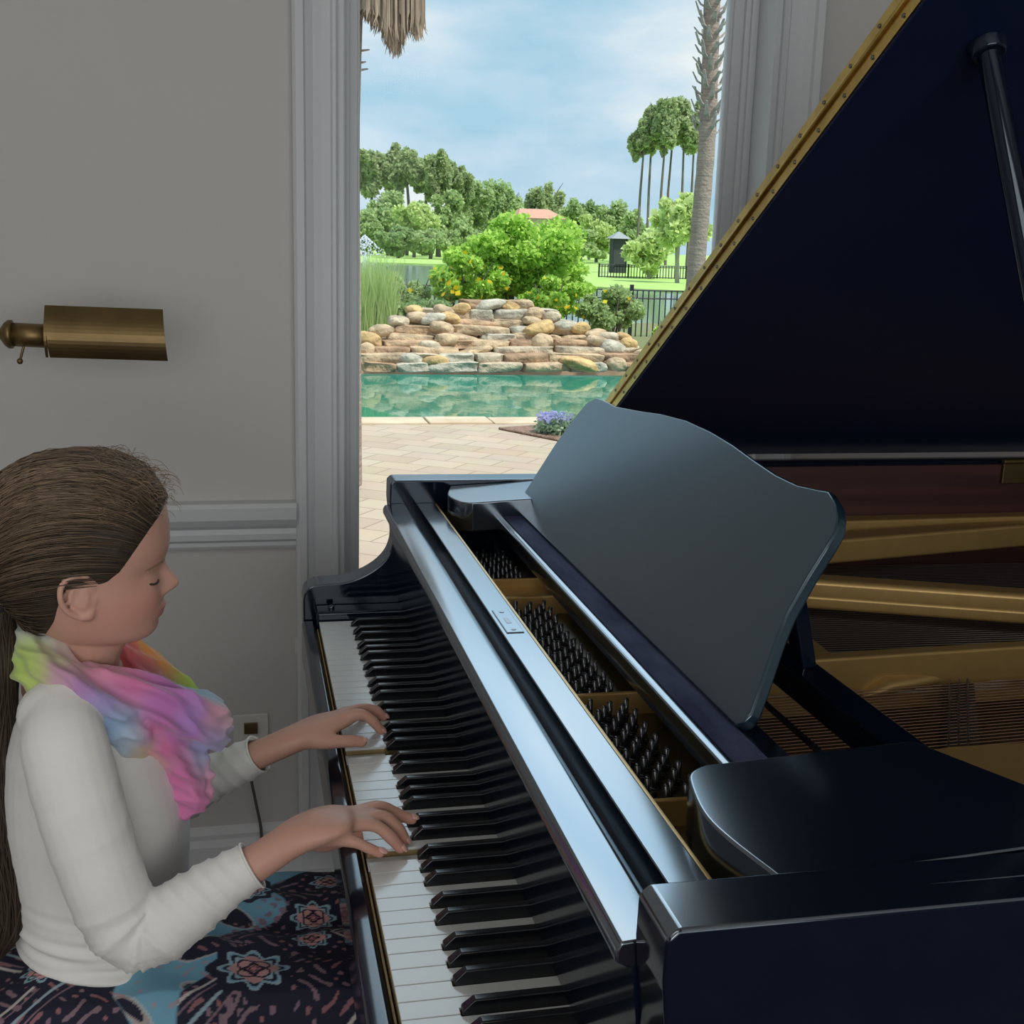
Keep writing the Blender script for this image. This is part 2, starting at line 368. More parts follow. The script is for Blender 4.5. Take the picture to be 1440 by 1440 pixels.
part(MB().box(.1708, .1892, lm-lh+.001, lm+lh-.001, .1866, .1871), 'lock_plate_face', 'polish')
for s in (-1, 1): MB().cyl((.180, lm+s*(lh-.010), .1868), (.180, lm+s*(lh-.010), .1876), .0028, 12).build('screw', 'steel', lp)
mb = MB(); mb.box(.177, .183, lm-.010, lm+.010, .1868, .1874); part(mb, 'keyhole_slot', 'steel')
# cheeks (arms) with the S-curve profile
def cheek(y0, y1):
    top = [(.50, .2225), (.128, .225), (.121, .219), (.1205, .19), (.1235, .16), (.126, .138), (.126, .118), (.119, .097), (.105, .080), (.085, .066), (.062, .056), (.038, .051), (.010, .050), (-.008, .047), (-.019, .038), (-.023, .024), (-.023, -.10), (.50, -.10)]
    c = catmull(top[3:16], 4); poly = top[:3]+[tuple(p) for p in c]+top[16:]
    o = part(MB().prism(poly, y0, y1, 1), 'cheek', ['black', 'polish'], bevel=.003, seg=3)
    for p in o.data.polygons:
        if p.normal.z > .35: p.material_index = 1
    return o
cheek(1.27, 1.325); cheek(-.095, -.04)
part(MB().box(.184, .498, 1.271, 1.300, .20, .2240), 'lid_seat', 'polish', bevel=.0012); part(MB().box(.184, .498, -.070, -.041, .20, .2240), 'lid_seat', 'polish', bevel=.0012)
# rim: plan outline
outer = [(.501, 1.325), (1.50, 1.325), (1.66, 1.30), (1.77, 1.22), (1.82, 1.10), (1.81, .95), (1.74, .80), (1.60, .66), (1.42, .56), (1.26, .46), (1.12, .30), (1.02, .12), (.93, -.02), (.82, -.08), (.70, -.095), (.501, -.095)]
oc = [np.array(q) for q in outer[:2]]+[q for q in catmull(outer[1:-1], 5)[1:]]+[np.array(outer[-1])]
def inset(P, d):
    P = [np.array(p, float) for p in P]; out = []
    for i in range(len(P)):
        a = P[max(i-1, 0)]; b = P[min(i+1, len(P)-1)]; t = (b-a)/np.linalg.norm(b-a); out.append(P[i]+np.array([t[1], -t[0]])*d)
    out[0] = np.array([P[0][0], out[0][1]]); out[-1] = np.array([P[-1][0], out[-1][1]]); return out
def wallstrip(P, Q, z0, z1):
    n = len(P); vs = [(*p, z0) for p in P]+[(*p, z1) for p in P]+[(*p, z0) for p in Q]+[(*p, z1) for p in Q]; fs = []
    for i in range(n-1):
        fs += [(i, i+1, n+i+1, n+i), (2*n+i, 3*n+i, 3*n+i+1, 2*n+i+1), (n+i, n+i+1, 3*n+i+1, 3*n+i), (i, 2*n+i, 2*n+i+1, i+1)]
    fs += [(0, n, 3*n, 2*n), (n-1, 3*n-1, 4*n-1, 2*n-1)]; return MB().add(vs, fs)
i1 = inset(oc, .045); i2 = inset(oc, .055)
part(wallstrip(oc, i1, -.12, .2455), 'rim', 'black', bevel=.002)
part(wallstrip(i1, i2, -.02, .240), 'inner_rim', 'mahog')
# soundboard, strings, plate
part(MB().prism([(.40, 1.268)]+[tuple(p) for p in inset(oc, .057)]+[(.40, -.038)], -.02, -.005, 2), 'soundboard', 'sound')
part(MB().box(.21, .40, -.039, 1.268, .03, .085), 'tuning_web', mat('web_lacquer', (.16, .125, .06), .33, .5, noise=(40, (.11, .085, .045))), bevel=.002)
def bar(p0, p1, w, z0, z1, name='plate_strut', m='plate', bev=.008):
    p0 = np.array(p0[:2]); p1 = np.array(p1[:2]); t = (p1-p0)/np.linalg.norm(p1-p0); n = np.array([-t[1], t[0]])*w/2
    return part(MB().prism([tuple(p0+n), tuple(p0-n), tuple(p1-n), tuple(p1+n)], z0, z1, 2), name, m, bevel=bev, seg=4)
# thin struts in front of the desk, each with a screw boss by the lock rail
for (px, py) in ((712, 811), (731, 836), (826, 972), (922, 1120)):
    y = gz(px, py, .115)[1]; s = bar((.205, y), (.40, y), .006, .08, .112, bev=.002)
    mb = MB(); mb.cyl((.212, y, .085), (.212, y, .115), .010, 20); b = mb.build('screw_boss', 'plate', s, bevel=.002)
    MB().cyl((.212, y, .115), (.212, y, .118), .0055, 14).build('bolt', 'steel', s, bevel=.001)
mb = MB(); ya = gz(712, 811, .115)[1]; yb = gz(731, 836, .115)[1]; mb.box(.235, .40, min(ya, yb), max(ya, yb), .08, .098); part(mb, 'plate_web', 'plate', bevel=.004)
# tuning pins
ys = sorted([gz(px, py, .115)[1] for (px, py) in ((712, 811), (731, 836), (826, 972), (922, 1120))])
pins = []
for lo, hi in ((ys[0]+.02, ys[1]-.012), (ys[1]+.014, ys[2]-.014), (ys[3]+.014, 1.25), (.0, ys[0]-.03)):
    n = int((hi-lo)/.0165)
    if lo == .0: continue
    for i in range(n):
        for r in range(4):
            pins.append((.231+r*.0215+(i % 2)*.0100+random.uniform(-.001, .001), lo+(hi-lo)*(i+(.25*r % .5)+.3)/n))
pm = MB()
def pin(mb, x, y, h): mb.cyl((x, y, .083), (x, y, .083+h), .0031, 10); mb.cyl((x, y, .083+h), (x, y, .083+h+.0012), .0031, 10, r1=.0018); mb.tube([(x+.0045*math.cos(q), y+.0045*math.sin(q), .089+.0004*q) for q in np.linspace(0, 12, 14)], .0009, 4, cap=False)
pins.sort(key=lambda p: (p[1])); base_pin = None
for j, (x, y) in enumerate(pins):
    if j < 100:
        if base_pin is None:
            mb = MB(); pin(mb, 0, 0, .028); base_pin = part(mb, 'tuning_pin', 'steel', smooth=True); base_pin.data.transform(Matrix.Translation(piano.location)); o = base_pin
        else: o = base_pin.copy(); COL.objects.link(o); o.parent = piano
        o.location = Vector((x, y, random.uniform(-.002, .002)))-piano.location
    else: pin(pm, x, y, .026+random.uniform(-.002, .002))
o = part(pm, 'tuning_pins', 'steel', smooth=True); o['kind'] = 'stuff'
# music shelf
part(MB().prism([(.276, .1655), (.2735, .178), (.276, .188), (.283, .1905), (.340, .1905), (.340, .1655)], .13, 1.20, 1), 'music_shelf', 'polish', bevel=.0015)
part(MB().box(.284, .3165, .13, 1.20, .190, .1925), 'shelf_pad', 'suede', bevel=.001)
def sideboard(y_in, y_out, name='desk_side_board'):
    s = 1 if y_in > y_out else -1; w = abs(y_in-y_out)
    P = [(.222, y_out), (.209, y_out+s*w*.35), (.206, y_out+s*w*.58), (.214, y_out+s*w*.85), (.222, y_out+s*w*.95), (.236, y_in), (.418, y_in), (.492, y_out)]
    c = [tuple(q) for q in catmull(P[:6], 5)]+P[6:]
    mb = MB().prism(c, .168, .2155, 2); mb.v = [(x, y, z-.001+(x-.21)*.05) for x, y, z in mb.v]
    return part(mb, name, 'polish', bevel=.0025, seg=3)
sideboard(.142, -.036); sideboard(1.13, 1.268)
# desk panel
A55 = math.radians(55); DV = np.array([math.cos(A55), 0, math.sin(A55)]); DN = np.cross(DV, [0, 1, 0]); DP = np.array([.315, 0, .2])
pts = [(723, 715), (740, 688), (757, 661), (780, 625), (805, 590), (825, 566), (838, 559), (848, 562), (866, 571), (900, 577), (930, 581), (965, 590), (1000, 606), (1030, 624), (1062, 647), (1092, 667), (1122, 681), (1150, 687), (1166, 690), (1176, 707), (1179, 725), (1176, 745), (1160, 772), (1135, 812), (1107, 862), (1092, 898), (1072, 957), (1056, 1002), (1044, 1017), (1033, 1021)]
poly = []
for q in pts:
    h = hitpl(*q, DP, DN); poly.append((h[1], (h-DP)@DV))
n = len(poly); th = .013; BK = -DN if DN[0] < 0 else DN
vs = [DP+np.array([0, y, 0])+DV*s for y, s in poly]; vs = vs+[v+BK*th for v in vs]
fs = [tuple(range(n)), tuple(range(2*n-1, n-1, -1))]+[(i, i+n, (i+1) % n+n, (i+1) % n) for i in range(n)]
desk = part(MB().add(vs, fs), 'music_desk', 'deskblack', bevel=.003, seg=3)
for y in (.36, .68, 1.0): MB().cyl((.321, y-.02, .198), (.321, y+.02, .198), .0035, 10).build('desk_hinge', 'brass', desk)
for y in (.42, .95):
    o = part(MB().box(-.008, .008, -.014, .014, 0, .125, T=Matrix.Translation((.458, y, .19))@Matrix.Rotation(-.24, 4, 'Y')), 'desk_prop', 'blackS', bevel=.002)
part(MB().box(.438, .474, .10, 1.22, .158, .190), 'desk_frame_rail', 'black', bevel=.003)
part(MB().box(.410, .413, .10, 1.22, .150, .156), 'action_rod', 'steel')
part(MB().box(.345, .405, .10, 1.22, .10, .128), 'damper_rail', mat('rail_brown', (.11, .075, .06), .6), bevel=.002)
# big gold struts running away from the desk
def bar2(xa, ya, xb, yb, w, z0, z1, **k): return bar((xa, ya), (xb, yb), w, z0, z1, **k)
q0 = gz(1150, 806, .135); q1 = gz(1440, 826, .135); d = (q1-q0)/(q1[0]-q0[0])
P0 = q0-d*.28; P1 = q1+d*.45
b = bar2(P0[0], P0[1]-.022, P1[0], P1[1]-.022, .044, .104, .135); b2 = bar2(P0[0], P0[1]-.040, P1[0], P1[1]-.040, .016, .09, .112, name='strut_lip', bev=.006)
q0 = gz(1165, 917, .12); q1 = gz(1440, 900, .12); d = (q1-q0)/(q1[0]-q0[0]); P0 = q0-d*.14; P1 = q1+d*.6
bar2(P0[0], P0[1]-.012, P1[0], P1[1]-.012, .024, .045, .12, bev=.004)
h0 = gz(1215, 962, .085); h1 = gz(1350, 945, .085)
part(MB().tube([(h0[0], h0[1]+.004, .070), (h0[0]+.03, h0[1]+.004, .080), (h1[0], h1[1]+.012, .080), (h1[0]+.03, h1[1]+.012, .070)], [(.004, .010), (.012, .018), (.012, .018), (.004, .010)], 12), 'strut_rib', 'plate', smooth=True)
g = [gz(1112, 873, .119), gz(1168, 917, .119), gz(1122, 926, .119)]
part(MB().prism([tuple(p[:2]) for p in g], .108, .119, 2), 'plate_gusset', 'plate', bevel=.003)
q0 = gz(1330, 1046, .12); q1 = gz(1440, 1040, .12)
part(MB().prism([(q0[0]-.10, q0[1]-.02), (q0[0], q0[1]), (q1[0], q1[1]), (1.0, .33), (.95, .02), (.5, .0)], .05, .12, 2), 'plate_shoulder', 'plate', bevel=.010, seg=5)
bar2(.60, 1.10, 1.45, 1.255, .05, .10, .142, bev=.006)
part(MB().prism([(.42, 1.215), (.42, 1.268), (1.48, 1.268), (1.48, 1.235)], .118, .150, 2), 'plate_flange', 'plate', bevel=.004)
mb = MB()
for i in range(62):                                     # plain wires near the treble
    y = .06+.0085*i; mb.tube([(.42, y, .088), (1.0+.5*i/62, y+.04, .088)], .0006, 4, cap=False)
o = part(mb, 'treble_strings', 'copper'); o['kind'] = 'stuff'
mb = MB()
for i in range(66):
    y = .62+.0092*i; mb.tube([(.42, y, .075), (1.65, y-.06, .075)], .0008, 4, cap=False)
o = part(mb, 'tenor_strings', 'wire'); o['kind'] = 'stuff'
c0 = gz(1350, 958, .088); c1 = gz(1335, 1046, .088)
pin_y = np.linspace(c1[1]-.02, c0[1]+.0, 22); mb = MB(); t = (c0-c1)
part(MB().prism([(c1[0]-.022, c1[1]-.03), (c1[0]+.022, c1[1]-.03), (c0[0]+.028, c0[1]+.01), (c0[0]-.016, c0[1]+.01)], .0, .084, 2), 'bridge', 'felt', bevel=.006)
for i in range(22):
    for r in (0, 1, 2):
        u = i/22; x = c1[0]+(c0[0]-c1[0])*u-.014+.012*r; y = c1[1]-.02+(c0[1]-c1[1]+.02)*u; mb.cyl((x, y, .083), (x, y, .095), .0013, 6)
part(mb, 'bridge_pins', 'wire')['kind'] = 'stuff'
# lid
LA = math.radians(29.62); HX = .468; HY, HZ = 1.342, .250
def LT(x, s, n): return (x, HY-s*math.cos(LA)+n*math.sin(LA)*1, HZ+s*math.sin(LA)+n*math.cos(LA))
lid_out = [(HX, 0)]+[(max(p[0], HX), (1.325-p[1])) for p in oc if p[0] > HX]+[(HX, 1.43)]
def slab(outline, n0, n1):
    k = len(outline); vs = [LT(x, s, n0) for x, s in outline]+[LT(x, s, n1) for x, s in outline]
    return MB().add(vs, [tuple(range(k)), tuple(range(2*k-1, k-1, -1))]+[(i, i+k, (i+1) % k+k, (i+1) % k) for i in range(k)])
lid = part(slab(lid_out, 0, .019), 'lid', 'lid', bevel=.003)
part(slab([(HX+.001, .0), (HX+.001, 1.43), (HX+.34, 1.43), (HX+.34, .0)], .0195, .0385), 'lid_front_flap', 'black', bevel=.004, seg=3)
def leaf(n0, n1, nm):
    return MB().add([LT(x, s, n) for x in (HX-.0016, HX+.0005) for s in (.01, 1.42) for n in (n0, n1)], [(0, 1, 3, 2), (4, 6, 7, 5), (0, 4, 5, 1), (2, 3, 7, 6), (0, 2, 6, 4), (1, 5, 7, 3)]).build(nm, 'brass', lid)
leaf(.0035, .0175, 'hinge_leaf'); leaf(.0215, .0345, 'hinge_leaf')
MB().tube([LT(HX-.003, .01, .0195), LT(HX-.003, 1.42, .0195)], .0024, 10, cap=False).build('hinge_knuckle', 'brass', lid, smooth=True)
sc0 = None
for i in range(24):
    for n in (.0095, .0285):
        p = LT(HX-.0019, .04+.058*i+(.02 if n > .02 else 0), n)
        if sc0 is None:
            sc0 = MB().cyl((0, 0, 0), (-.0008, 0, 0), .0022, 10).build('hinge_screw', 'steel', lid); sc0.data.transform(Matrix.Translation(piano.location)); o = sc0
        else: o = sc0.copy(); COL.objects.link(o); o.parent = lid
        o.location = Vector(p)-piano.location
n_l = np.array([0, math.sin(LA), math.cos(LA)])
cup = hitpl(1388, 62, LT(HX, 0, 0), n_l)
cs = (HY-cup[1])/math.cos(LA)
mb = MB(); c_a = LT(cup[0], cs, -.012); c_b = LT(cup[0], cs, .0005); mb.cyl(c_a, c_b, .015, 28, r1=.019); mb.build('stick_cup', 'blackS', lid, bevel=.002)
q = at(1500, 640, -.02+.25); 
end = at(1470, 500, .33)
st = np.array(LT(cup[0], cs, -.006)); dirn = (end-st); fin = st+dirn*((.20-st[2])/dirn[2])
part(MB().tube([tuple(st), tuple(fin)], .0105, 20), 'prop_stick', 'black', smooth=True)
hg = gz(1424, 650, .245); 
part(MB().box(hg[0]-.02, hg[0]+.03, 1.262, 1.275, .205, .243).cyl((hg[0]-.02, 1.266, .246), (hg[0]+.03, 1.266, .246), .006, 12), 'lid_hinge', 'oldbrass', bevel=.002)
for x, y in ((.12, .03), (.12, 1.2), (1.45, .95)):
    lg = part(MB().prism([(y-.05, -.12), (y+.05, -.12), (y+.04, -.22), (y+.03, -.64), (y-.03, -.64), (y-.04, -.22)], x-.04+.06, x+.04+.06, 0), 'leg', 'black', bevel=.006)
    MB().cyl((x+.06, y-.012, FZ+.0505), (x+.06, y+.012, FZ+.0505), .04, 24).build('caster', 'brass', lg)
ly = part(MB().box(.42, .46, .50, .54, -.62, -.11).box(.42, .46, .68, .72, -.62, -.11).box(.38, .50, .48, .74, -.66, -.60), 'pedal_lyre', 'black', bevel=.004)
for y in (.55, .61, .67): MB().box(.28, .40, y-.014, y+.014, -.65, -.64).build('pedal', 'brass', ly, bevel=.003)
reparent_fix(piano)
# ---- bench
bench = empty('piano_bench', (-.36, .60, FZ), 'black padded piano bench the girl is sitting on', 'bench')
MB().box(-.53, -.19, .28, .92, -.33, -.286).build('seat', mat('bench_vinyl', (.012, .012, .014), .4), bench, bevel=.012, seg=4)
MB().box(-.515, -.205, .295, .905, -.39, -.33).build('apron', 'black', bench, bevel=.002)
for x in (-.495, -.225):
    for y in (.315, .885): MB().cyl((x, y, FZ+.0105), (x, y, -.39), .014, 14, r1=.024).build('leg', 'black', bench)
reparent_fix(bench)
# ================================================================ THE GIRL
HYC = .58
girl = empty('person', (-.36, .60, -.285), 'girl in a white long sleeved top, rainbow scarf and patterned skirt seated playing the piano', 'person')
# ---- head: levels (photo row, front column, back column, half width); converted to metres on the plane through the nose
LV = [(648, 122, 96, .016), (652, 160, 58, .038), (660, 188, 32, .053), (674, 210, 8, .063), (692, 224, -8, .070), (712, 233, -18, .0735), (735, 237.5, -24, .0750),
      (756, 239, -26, .0748), (770, 238, -26, .0742), (781, 234, -24, .0735), (790, 229.5, -21, .0728), (800, 229.5, -16, .0715), (810, 229.5, -8, .0702), (820, 229.5, 2, .0690),
      (830, 229.5, 12, .0672), (840, 229.5, 22, .0650), (848, 228.5, 30, .0630), (856, 227.5, 38, .0605), (864, 225, 45, .0575), (872, 224, 52, .0540), (880, 222.5, 62, .0495), (888, 217, 74, .0430), (893, 210, 84, .0360), (897, 196, 95, .0250), (899, 180, 108, .014)]
lz, lf, lb, lw = [], [], [], []
for py, fx, bx, w in LV:
    p = at(fx, py, HYC); q = at(bx, py, HYC); lz.append((p[2]+q[2])/2); lf.append(p[0]); lb.append(q[0]); lw.append(w)
lz, lf, lb, lw = map(np.array, (lz, lf, lb, lw)); o_ = np.argsort(lz)
lz, lf, lb, lw = lz[o_], lf[o_], lb[o_], lw[o_]
def smooth_interp(z, zs, vs):
    # monotone cubic (pchip-like) by local Hermite
    h = np.diff(zs); dlt = np.diff(vs)/h; m = np.zeros(len(zs)); m[1:-1] = (dlt[:-1]*h[1:]+dlt[1:]*h[:-1])/(h[:-1]+h[1:]); m[0], m[-1] = dlt[0], dlt[-1]
    i = np.clip(np.searchsorted(zs, z)-1, 0, len(zs)-2); t = (z-zs[i])/h[i]
    return (2*t**3-3*t**2+1)*vs[i]+(t**3-2*t**2+t)*h[i]*m[i]+(-2*t**3+3*t**2)*vs[i+1]+(t**3-t**2)*h[i]*m[i+1]
def zrow(py, px=225): return at(px, py, HYC)[2]
def head_surf(th, z, off=0.):
    """th: 0 = forward, pi = back; z scene height"""
    f = smooth_interp(z, lz, lf); b = smooth_interp(z, lz, lb); w = smooth_interp(z, lz, lw)
    xc = b+(f-b)*.46; c, s = np.cos(th), np.sin(th); e = .88
    cx = np.sign(c)*np.abs(c)**e; sy = np.sign(s)*np.abs(s)**e
    a = np.where(c > 0, f-xc, xc-b)+off
    narrow = 1-.10*np.clip(c, 0, 1)**1.5*np.clip((zrow(790)-z)/.10+.3, 0, 1)
    return np.stack([xc+a*cx, HYC-(w+off)*sy*narrow, z+0*th], -1)      # +th goes to the camera side
NT, NZ = 168, 150
TH = np.linspace(0, 2*PI, NT, endpoint=False)-PI
zz = lz[0]+(lz[-1]-lz[0])*(.5-.5*np.cos(np.linspace(0, PI, NZ)*.96+.02*PI))
G = np.stack([head_surf(TH, np.full(NT, z)) for z in zz])              # NZ,NT,3
X, Y, Z = G[..., 0].copy(), G[..., 1]-HYC, G[..., 2]
front = np.clip((X-(smooth_interp(Z, lz, lf)-.06))/.03, 0, 1)
def bell(v, c, s): return np.exp(-((v-c)/s)**2)
nz = np.array([zrow(838), zrow(831), zrow(826), zrow(821), zrow(816), zrow(808), zrow(798), zrow(788), zrow(780)])
nv = np.array([0, .0045, .0135, .0165, .0165, .0125, .0065, .002, 0])
nose = np.interp(Z, nz, nv); sig = np.interp(Z, [zrow(836), zrow(824), zrow(812), zrow(790)], [.0125, .0115, .0085, .0070])
X += nose*np.exp(-np.abs(Y/sig)**2.4)*front
for s in (-1, 1):
    X += .0045*bell(Y, s*.0125, .0048)*bell(Z, zrow(825), .0062)*front
    d2 = ((Y-s*.0300)/.0165)**2+((Z-zrow(800))/.0105)**2; X -= .0085*np.exp(-d2)*front
    d3 = ((Y-s*.0310)/.0120)**2+((Z-zrow(803))/.0078)**2; X += .0075*np.exp(-d3**1.3)*front
    X += .0025*bell(Z, zrow(785), .005)*bell(Y, s*.026, .018)*front
    X += .0035*bell(Y, s*.036, .016)*bell(Z, zrow(826), .016)*front
lipw = np.exp(-np.abs(Y/.0185)**3)
X += (.0042*bell(Z, zrow(850), .0036)+.0040*bell(Z, zrow(859.5), .0040)-.0012*bell(Z, zrow(854.8), .0013)-.0018*bell(Z, zrow(867), .0035))*lipw*front
hv = np.stack([X, Y+HYC, Z], -1).reshape(-1, 3)
hf = [(i*NT+j, (i+1)*NT+j, (i+1)*NT+(j+1) % NT, i*NT+(j+1) % NT) for i in range(NZ-1) for j in range(NT)]
body = MB(); body.add(hv, hf); body.add(hv[:NT], [tuple(range(NT))]); body.add(hv[-NT:], [tuple(range(NT))])
# ears
def ear(mb, s):
    y0 = HYC+s*.0655; c = at(114, 839, y0); 
    def P(u, v, d): return (c[0]+u*.93, c[1]+s*d, c[2]+v*.74)
    rim = [P(.012, .010, .001), (P(.010, .024, .004)), P(-.003, .031, .008), P(-.015, .024, .012), P(-.019, .008, .014), P(-.016, -.010, .012), P(-.008, -.023, .007), P(.003, -.029, .003), P(.010, -.022, .001), P(.010, -.012, -.001)]
    mb.tube(catmull(rim, 4), .0034, 8)
    mb.tube(catmull([P(.004, .020, .002), P(-.008, .010, .007), P(-.009, -.006, .006), P(.002, -.014, .004)], 4), .0028, 8)
    mb.ball(P(-.004, .0, .0005), (.014, .0060, .019), rot=Matrix.Rotation(s*.30, 3, 'Z'))
    mb.ball(P(.005, -.024, .001), (.008, .004, .008)); mb.ball(P(.012, -.005, -.001), (.005, .005, .007))
ear(body, -1); ear(body, 1)
# neck and torso
nk = [at(128, 860, HYC), at(118, 905, HYC), at(112, 935, HYC+.008), at(112, 965, .60)]
body.tube(catmull(nk, 3), [(.040, .042)]*3+[(.037, .039)]*3+[(.040, .044)]*3+[(.05, .06)], 24)
def sec(py, xl, xr, hw): a = at(xl, py, .60); b = at(xr, py, .60); return ((a+b)/2, abs(b[0]-a[0])/2, hw)
TS = [(950, 62, 160, .060), (968, 40, 190, .098), (990, 25, 215, .122), (1030, 12, 240, .128), (1080, 8, 256, .125), (1130, 9, 264, .120), (1180, 15, 267, .113), (1230, 26, 266, .108), (1290, 30, 262, .108), (1350, 27, 262, .115), (1400, 20, 262, .128), (1440, 12, 262, .135)]
def torso(mb, grow, rows, n=40):
    vs = []
    for (py, xl, xr, hw) in rows:
        c, a, b = sec(py, xl, xr, hw)
        for k in range(n):
            q = 2*PI*k/n; cc, ss = math.cos(q), math.sin(q)
            vs.append((c[0]+(a+grow)*math.copysign(abs(cc)**.85, cc), .60+(b+grow)*math.copysign(abs(ss)**.85, ss), c[2]))
    m = len(rows); fs = [(i*n+k, (i+1)*n+k, (i+1)*n+(k+1) % n, i*n+(k+1) % n) for i in range(m-1) for k in range(n)]
    mb.add(vs, fs+[tuple(range(n)), tuple(range((m-1)*n, m*n))])
torso(body, -.012, TS)
# arms: photo column, row, depth, sleeve radius
AR = [(88, 1010, .490, .036), (92, 1050, .466, .0415), (108, 1115, .447, .0415), (128, 1180, .436, .0405), (150, 1245, .428, .0395), (172, 1296, .424, .0375), (206, 1312, .423, .0370), (245, 1288, .424, .0345), (290, 1257, .426, .0305), (325, 1235, .428, .0265), (354, 1217, .430, .0235)]
AL = [(125, 1000, .725, .040), (150, 1060, .745, .038), (180, 1120, .752, .036), (205, 1142, .752, .035), (240, 1128, .742, .032), (280, 1105, .730, .029), (325, 1080, .717, .0265), (362, 1061, .706, .0225)]
def armtube(mb, L, grow): mb.tube(catmull([at(x, y, Y) for x, y, Y, r in L], 4), list(np.interp(np.arange(4*(len(L)-1)+1), np.arange(len(L))*4, [r+grow for *_, r in L])), 20)
armtube(body, AR, -.008); armtube(body, AL, -.008)
# wrists, palms and fingers
def P3(L): return [at(x, y, Y) for x, y, Y in L]
def ip(vals, k):
    x = np.arange(k*(len(vals)-1)+1); v = np.array(vals, float).reshape(len(vals), -1); return [tuple(np.interp(t, np.arange(len(vals))*k, v[:, c]) for c in range(v.shape[1])) for t in x]
HANDMASK = []
def hand(mb, wrist, palm, digits):
    HANDMASK.append(P3([w[:3] for w in wrist[2:]]))
    mb.tube(catmull(P3([w[:3] for w in wrist]), 3), ip([w[3] for w in wrist], 3), 18)
    for x, y, Y, r in palm: mb.ball(at(x, y, Y), r)
    for d, r0, r1 in digits:
        pts = catmull(P3(d), 5); n = len(pts); rr = [r0+(r1-r0)*i/(n-1)+.0006*math.exp(-((i/(n-1)-.42)/.08)**2)+.0005*math.exp(-((i/(n-1)-.75)/.06)**2) for i in range(n)]
        mb.tube(pts, rr, 14)
RD = [([(440, 1150, .438), (497, 1142, .462), (535, 1136, .472), (560, 1146, .476), (579, 1152, .477)], .0088, .0060),      # index
      ([(440, 1160, .432), (500, 1152, .447), (538, 1149, .452), (559, 1165, .452), (569, 1181, .451)], .0090, .0061),      # middle
      ([(440, 1170, .426), (478, 1163, .432), (523, 1160, .434), (549, 1177, .433), (563, 1193, .432)], .0088, .0058),      # ring
      ([(440, 1182, .420), (474, 1181, .418), (500, 1184, .416), (517, 1192, .415), (534, 1199, .415)], .0082, .0055),      # little
      ([(425, 1178, .445), (452, 1186, .470), (482, 1180, .488), (510, 1172, .496)], .0100, .0070)]                        # thumb, on the far side
hand(body, [(340, 1226, .430, (.019, .021)), (372, 1206, .430, (.0185, .021)), (395, 1190, .431, (.0175, .024)), (418, 1175, .433, (.0165, .030)), (445, 1163, .436, (.0150, .035)), (470, 1154, .439, (.0115, .035)), (486, 1150, .440, (.0080, .031))], [], RD)
LD = [([(450, 1020, .712), (482, 1010, .715), (507, 1004, .717), (525, 1015, .717), (535, 1027, .717)], .0088, .0060),
      ([(450, 1016, .722), (492, 1001, .735), (512, 996, .742), (529, 1000, .746), (539, 1008, .748)], .0088, .0060),
      ([(450, 1014, .732), (488, 1001, .752), (507, 997, .762), (522, 1001, .768), (530, 1008, .770)], .0084, .0058),
      ([(446, 1016, .745), (474, 1004, .772), (490, 1001, .785), (502, 1004, .792), (511, 1010, .795)], .0076, .0052),
      ([(425, 1042, .700), (448, 1044, .694), (470, 1043, .690), (492, 1042, .690), (509, 1043, .690)], .0105, .0068)]
hand(body, [(345, 1070, .709, (.018, .020)), (375, 1056, .706, (.0175, .020)), (400, 1045, .706, (.017, .023)), (424, 1034, .712, (.016, .028)), (446, 1023, .722, (.0145, .033)), (466, 1014, .735, (.0115, .036)), (480, 1010, .745, (.0080, .032))], [], LD)
# hips, legs and feet
body.ball((-.335, .60, -.215), (.085, .125, .066))
for s, yh, yk in ((-1, .53, .52), (1, .665, .665)):
    body.tube(catmull([(-.33, yh, -.222), (-.18, (yh+yk)/2, -.220), (-.02, yk, -.228), (.035, yk, -.245), (.045, yk, -.32), (.045, yk, -.48), (.04, yk, -.64)], 3), list(np.interp(np.arange(19), np.arange(7)*3, [.055, .052, .046, .044, .042, .038, .026])), 18)
    body.tube([(.03, yk, -.675), (.09, yk, -.69), (.17, yk, -.698)], [(.024, .030), (.020, .034), (.012, .034)], 14)
bm_ = remeshed(body, 'body', .0021, 2, .4)
C = coords(bm_)
def soften(me, w, it):
    V = coords(me).astype(float); E = np.empty(len(me.edges)*2, np.int32); me.edges.foreach_get('vertices', E); E = E.reshape(-1, 2); dg_ = np.zeros(len(V)); np.add.at(dg_, E.ravel(), 1)
    for _ in range(it):
        A = np.zeros_like(V); np.add.at(A, E[:, 0], V[E[:, 1]]); np.add.at(A, E[:, 1], V[E[:, 0]]); V = V+(A/np.maximum(dg_, 1)[:, None]-V)*w[:, None]*.6
    setco(me, V)
hmask = np.zeros(len(C))
for L in HANDMASK:
    for p in catmull(L, 4): hmask = np.maximum(hmask, np.clip((.050-np.linalg.norm(C-p, axis=1))/.026, 0, 1))
soften(bm_, hmask, 26); C = coords(bm_); tone = np.tile(np.array([.58, .33, .25]), (len(C), 1))
def mixin(mask, col):
    global tone
    tone = tone*(1-mask[:, None])+np.array(col)*mask[:, None]
inface = (C[:, 2] > lz[0]-.01) & (C[:, 0] > lf.max()-.09) & (np.abs(C[:, 1]-HYC) < .075) & (C[:, 2] < lz[-1])
yy = C[:, 1]-HYC
mixin(inface*.45*np.exp(-((np.abs(yy)-.045)/.022)**2-((C[:, 2]-zrow(836))/.022)**2), (.62, .25, .19))
lipm = np.clip(1.6*np.exp(-((C[:, 2]-zrow(855.5))/.0075)**4-(yy/.020)**4), 0, 1)*inface*(C[:, 0] > at(219, 855, HYC)[0]); mixin(lipm*.75, (.50, .20, .17))
hz = C[:, 2] < .12
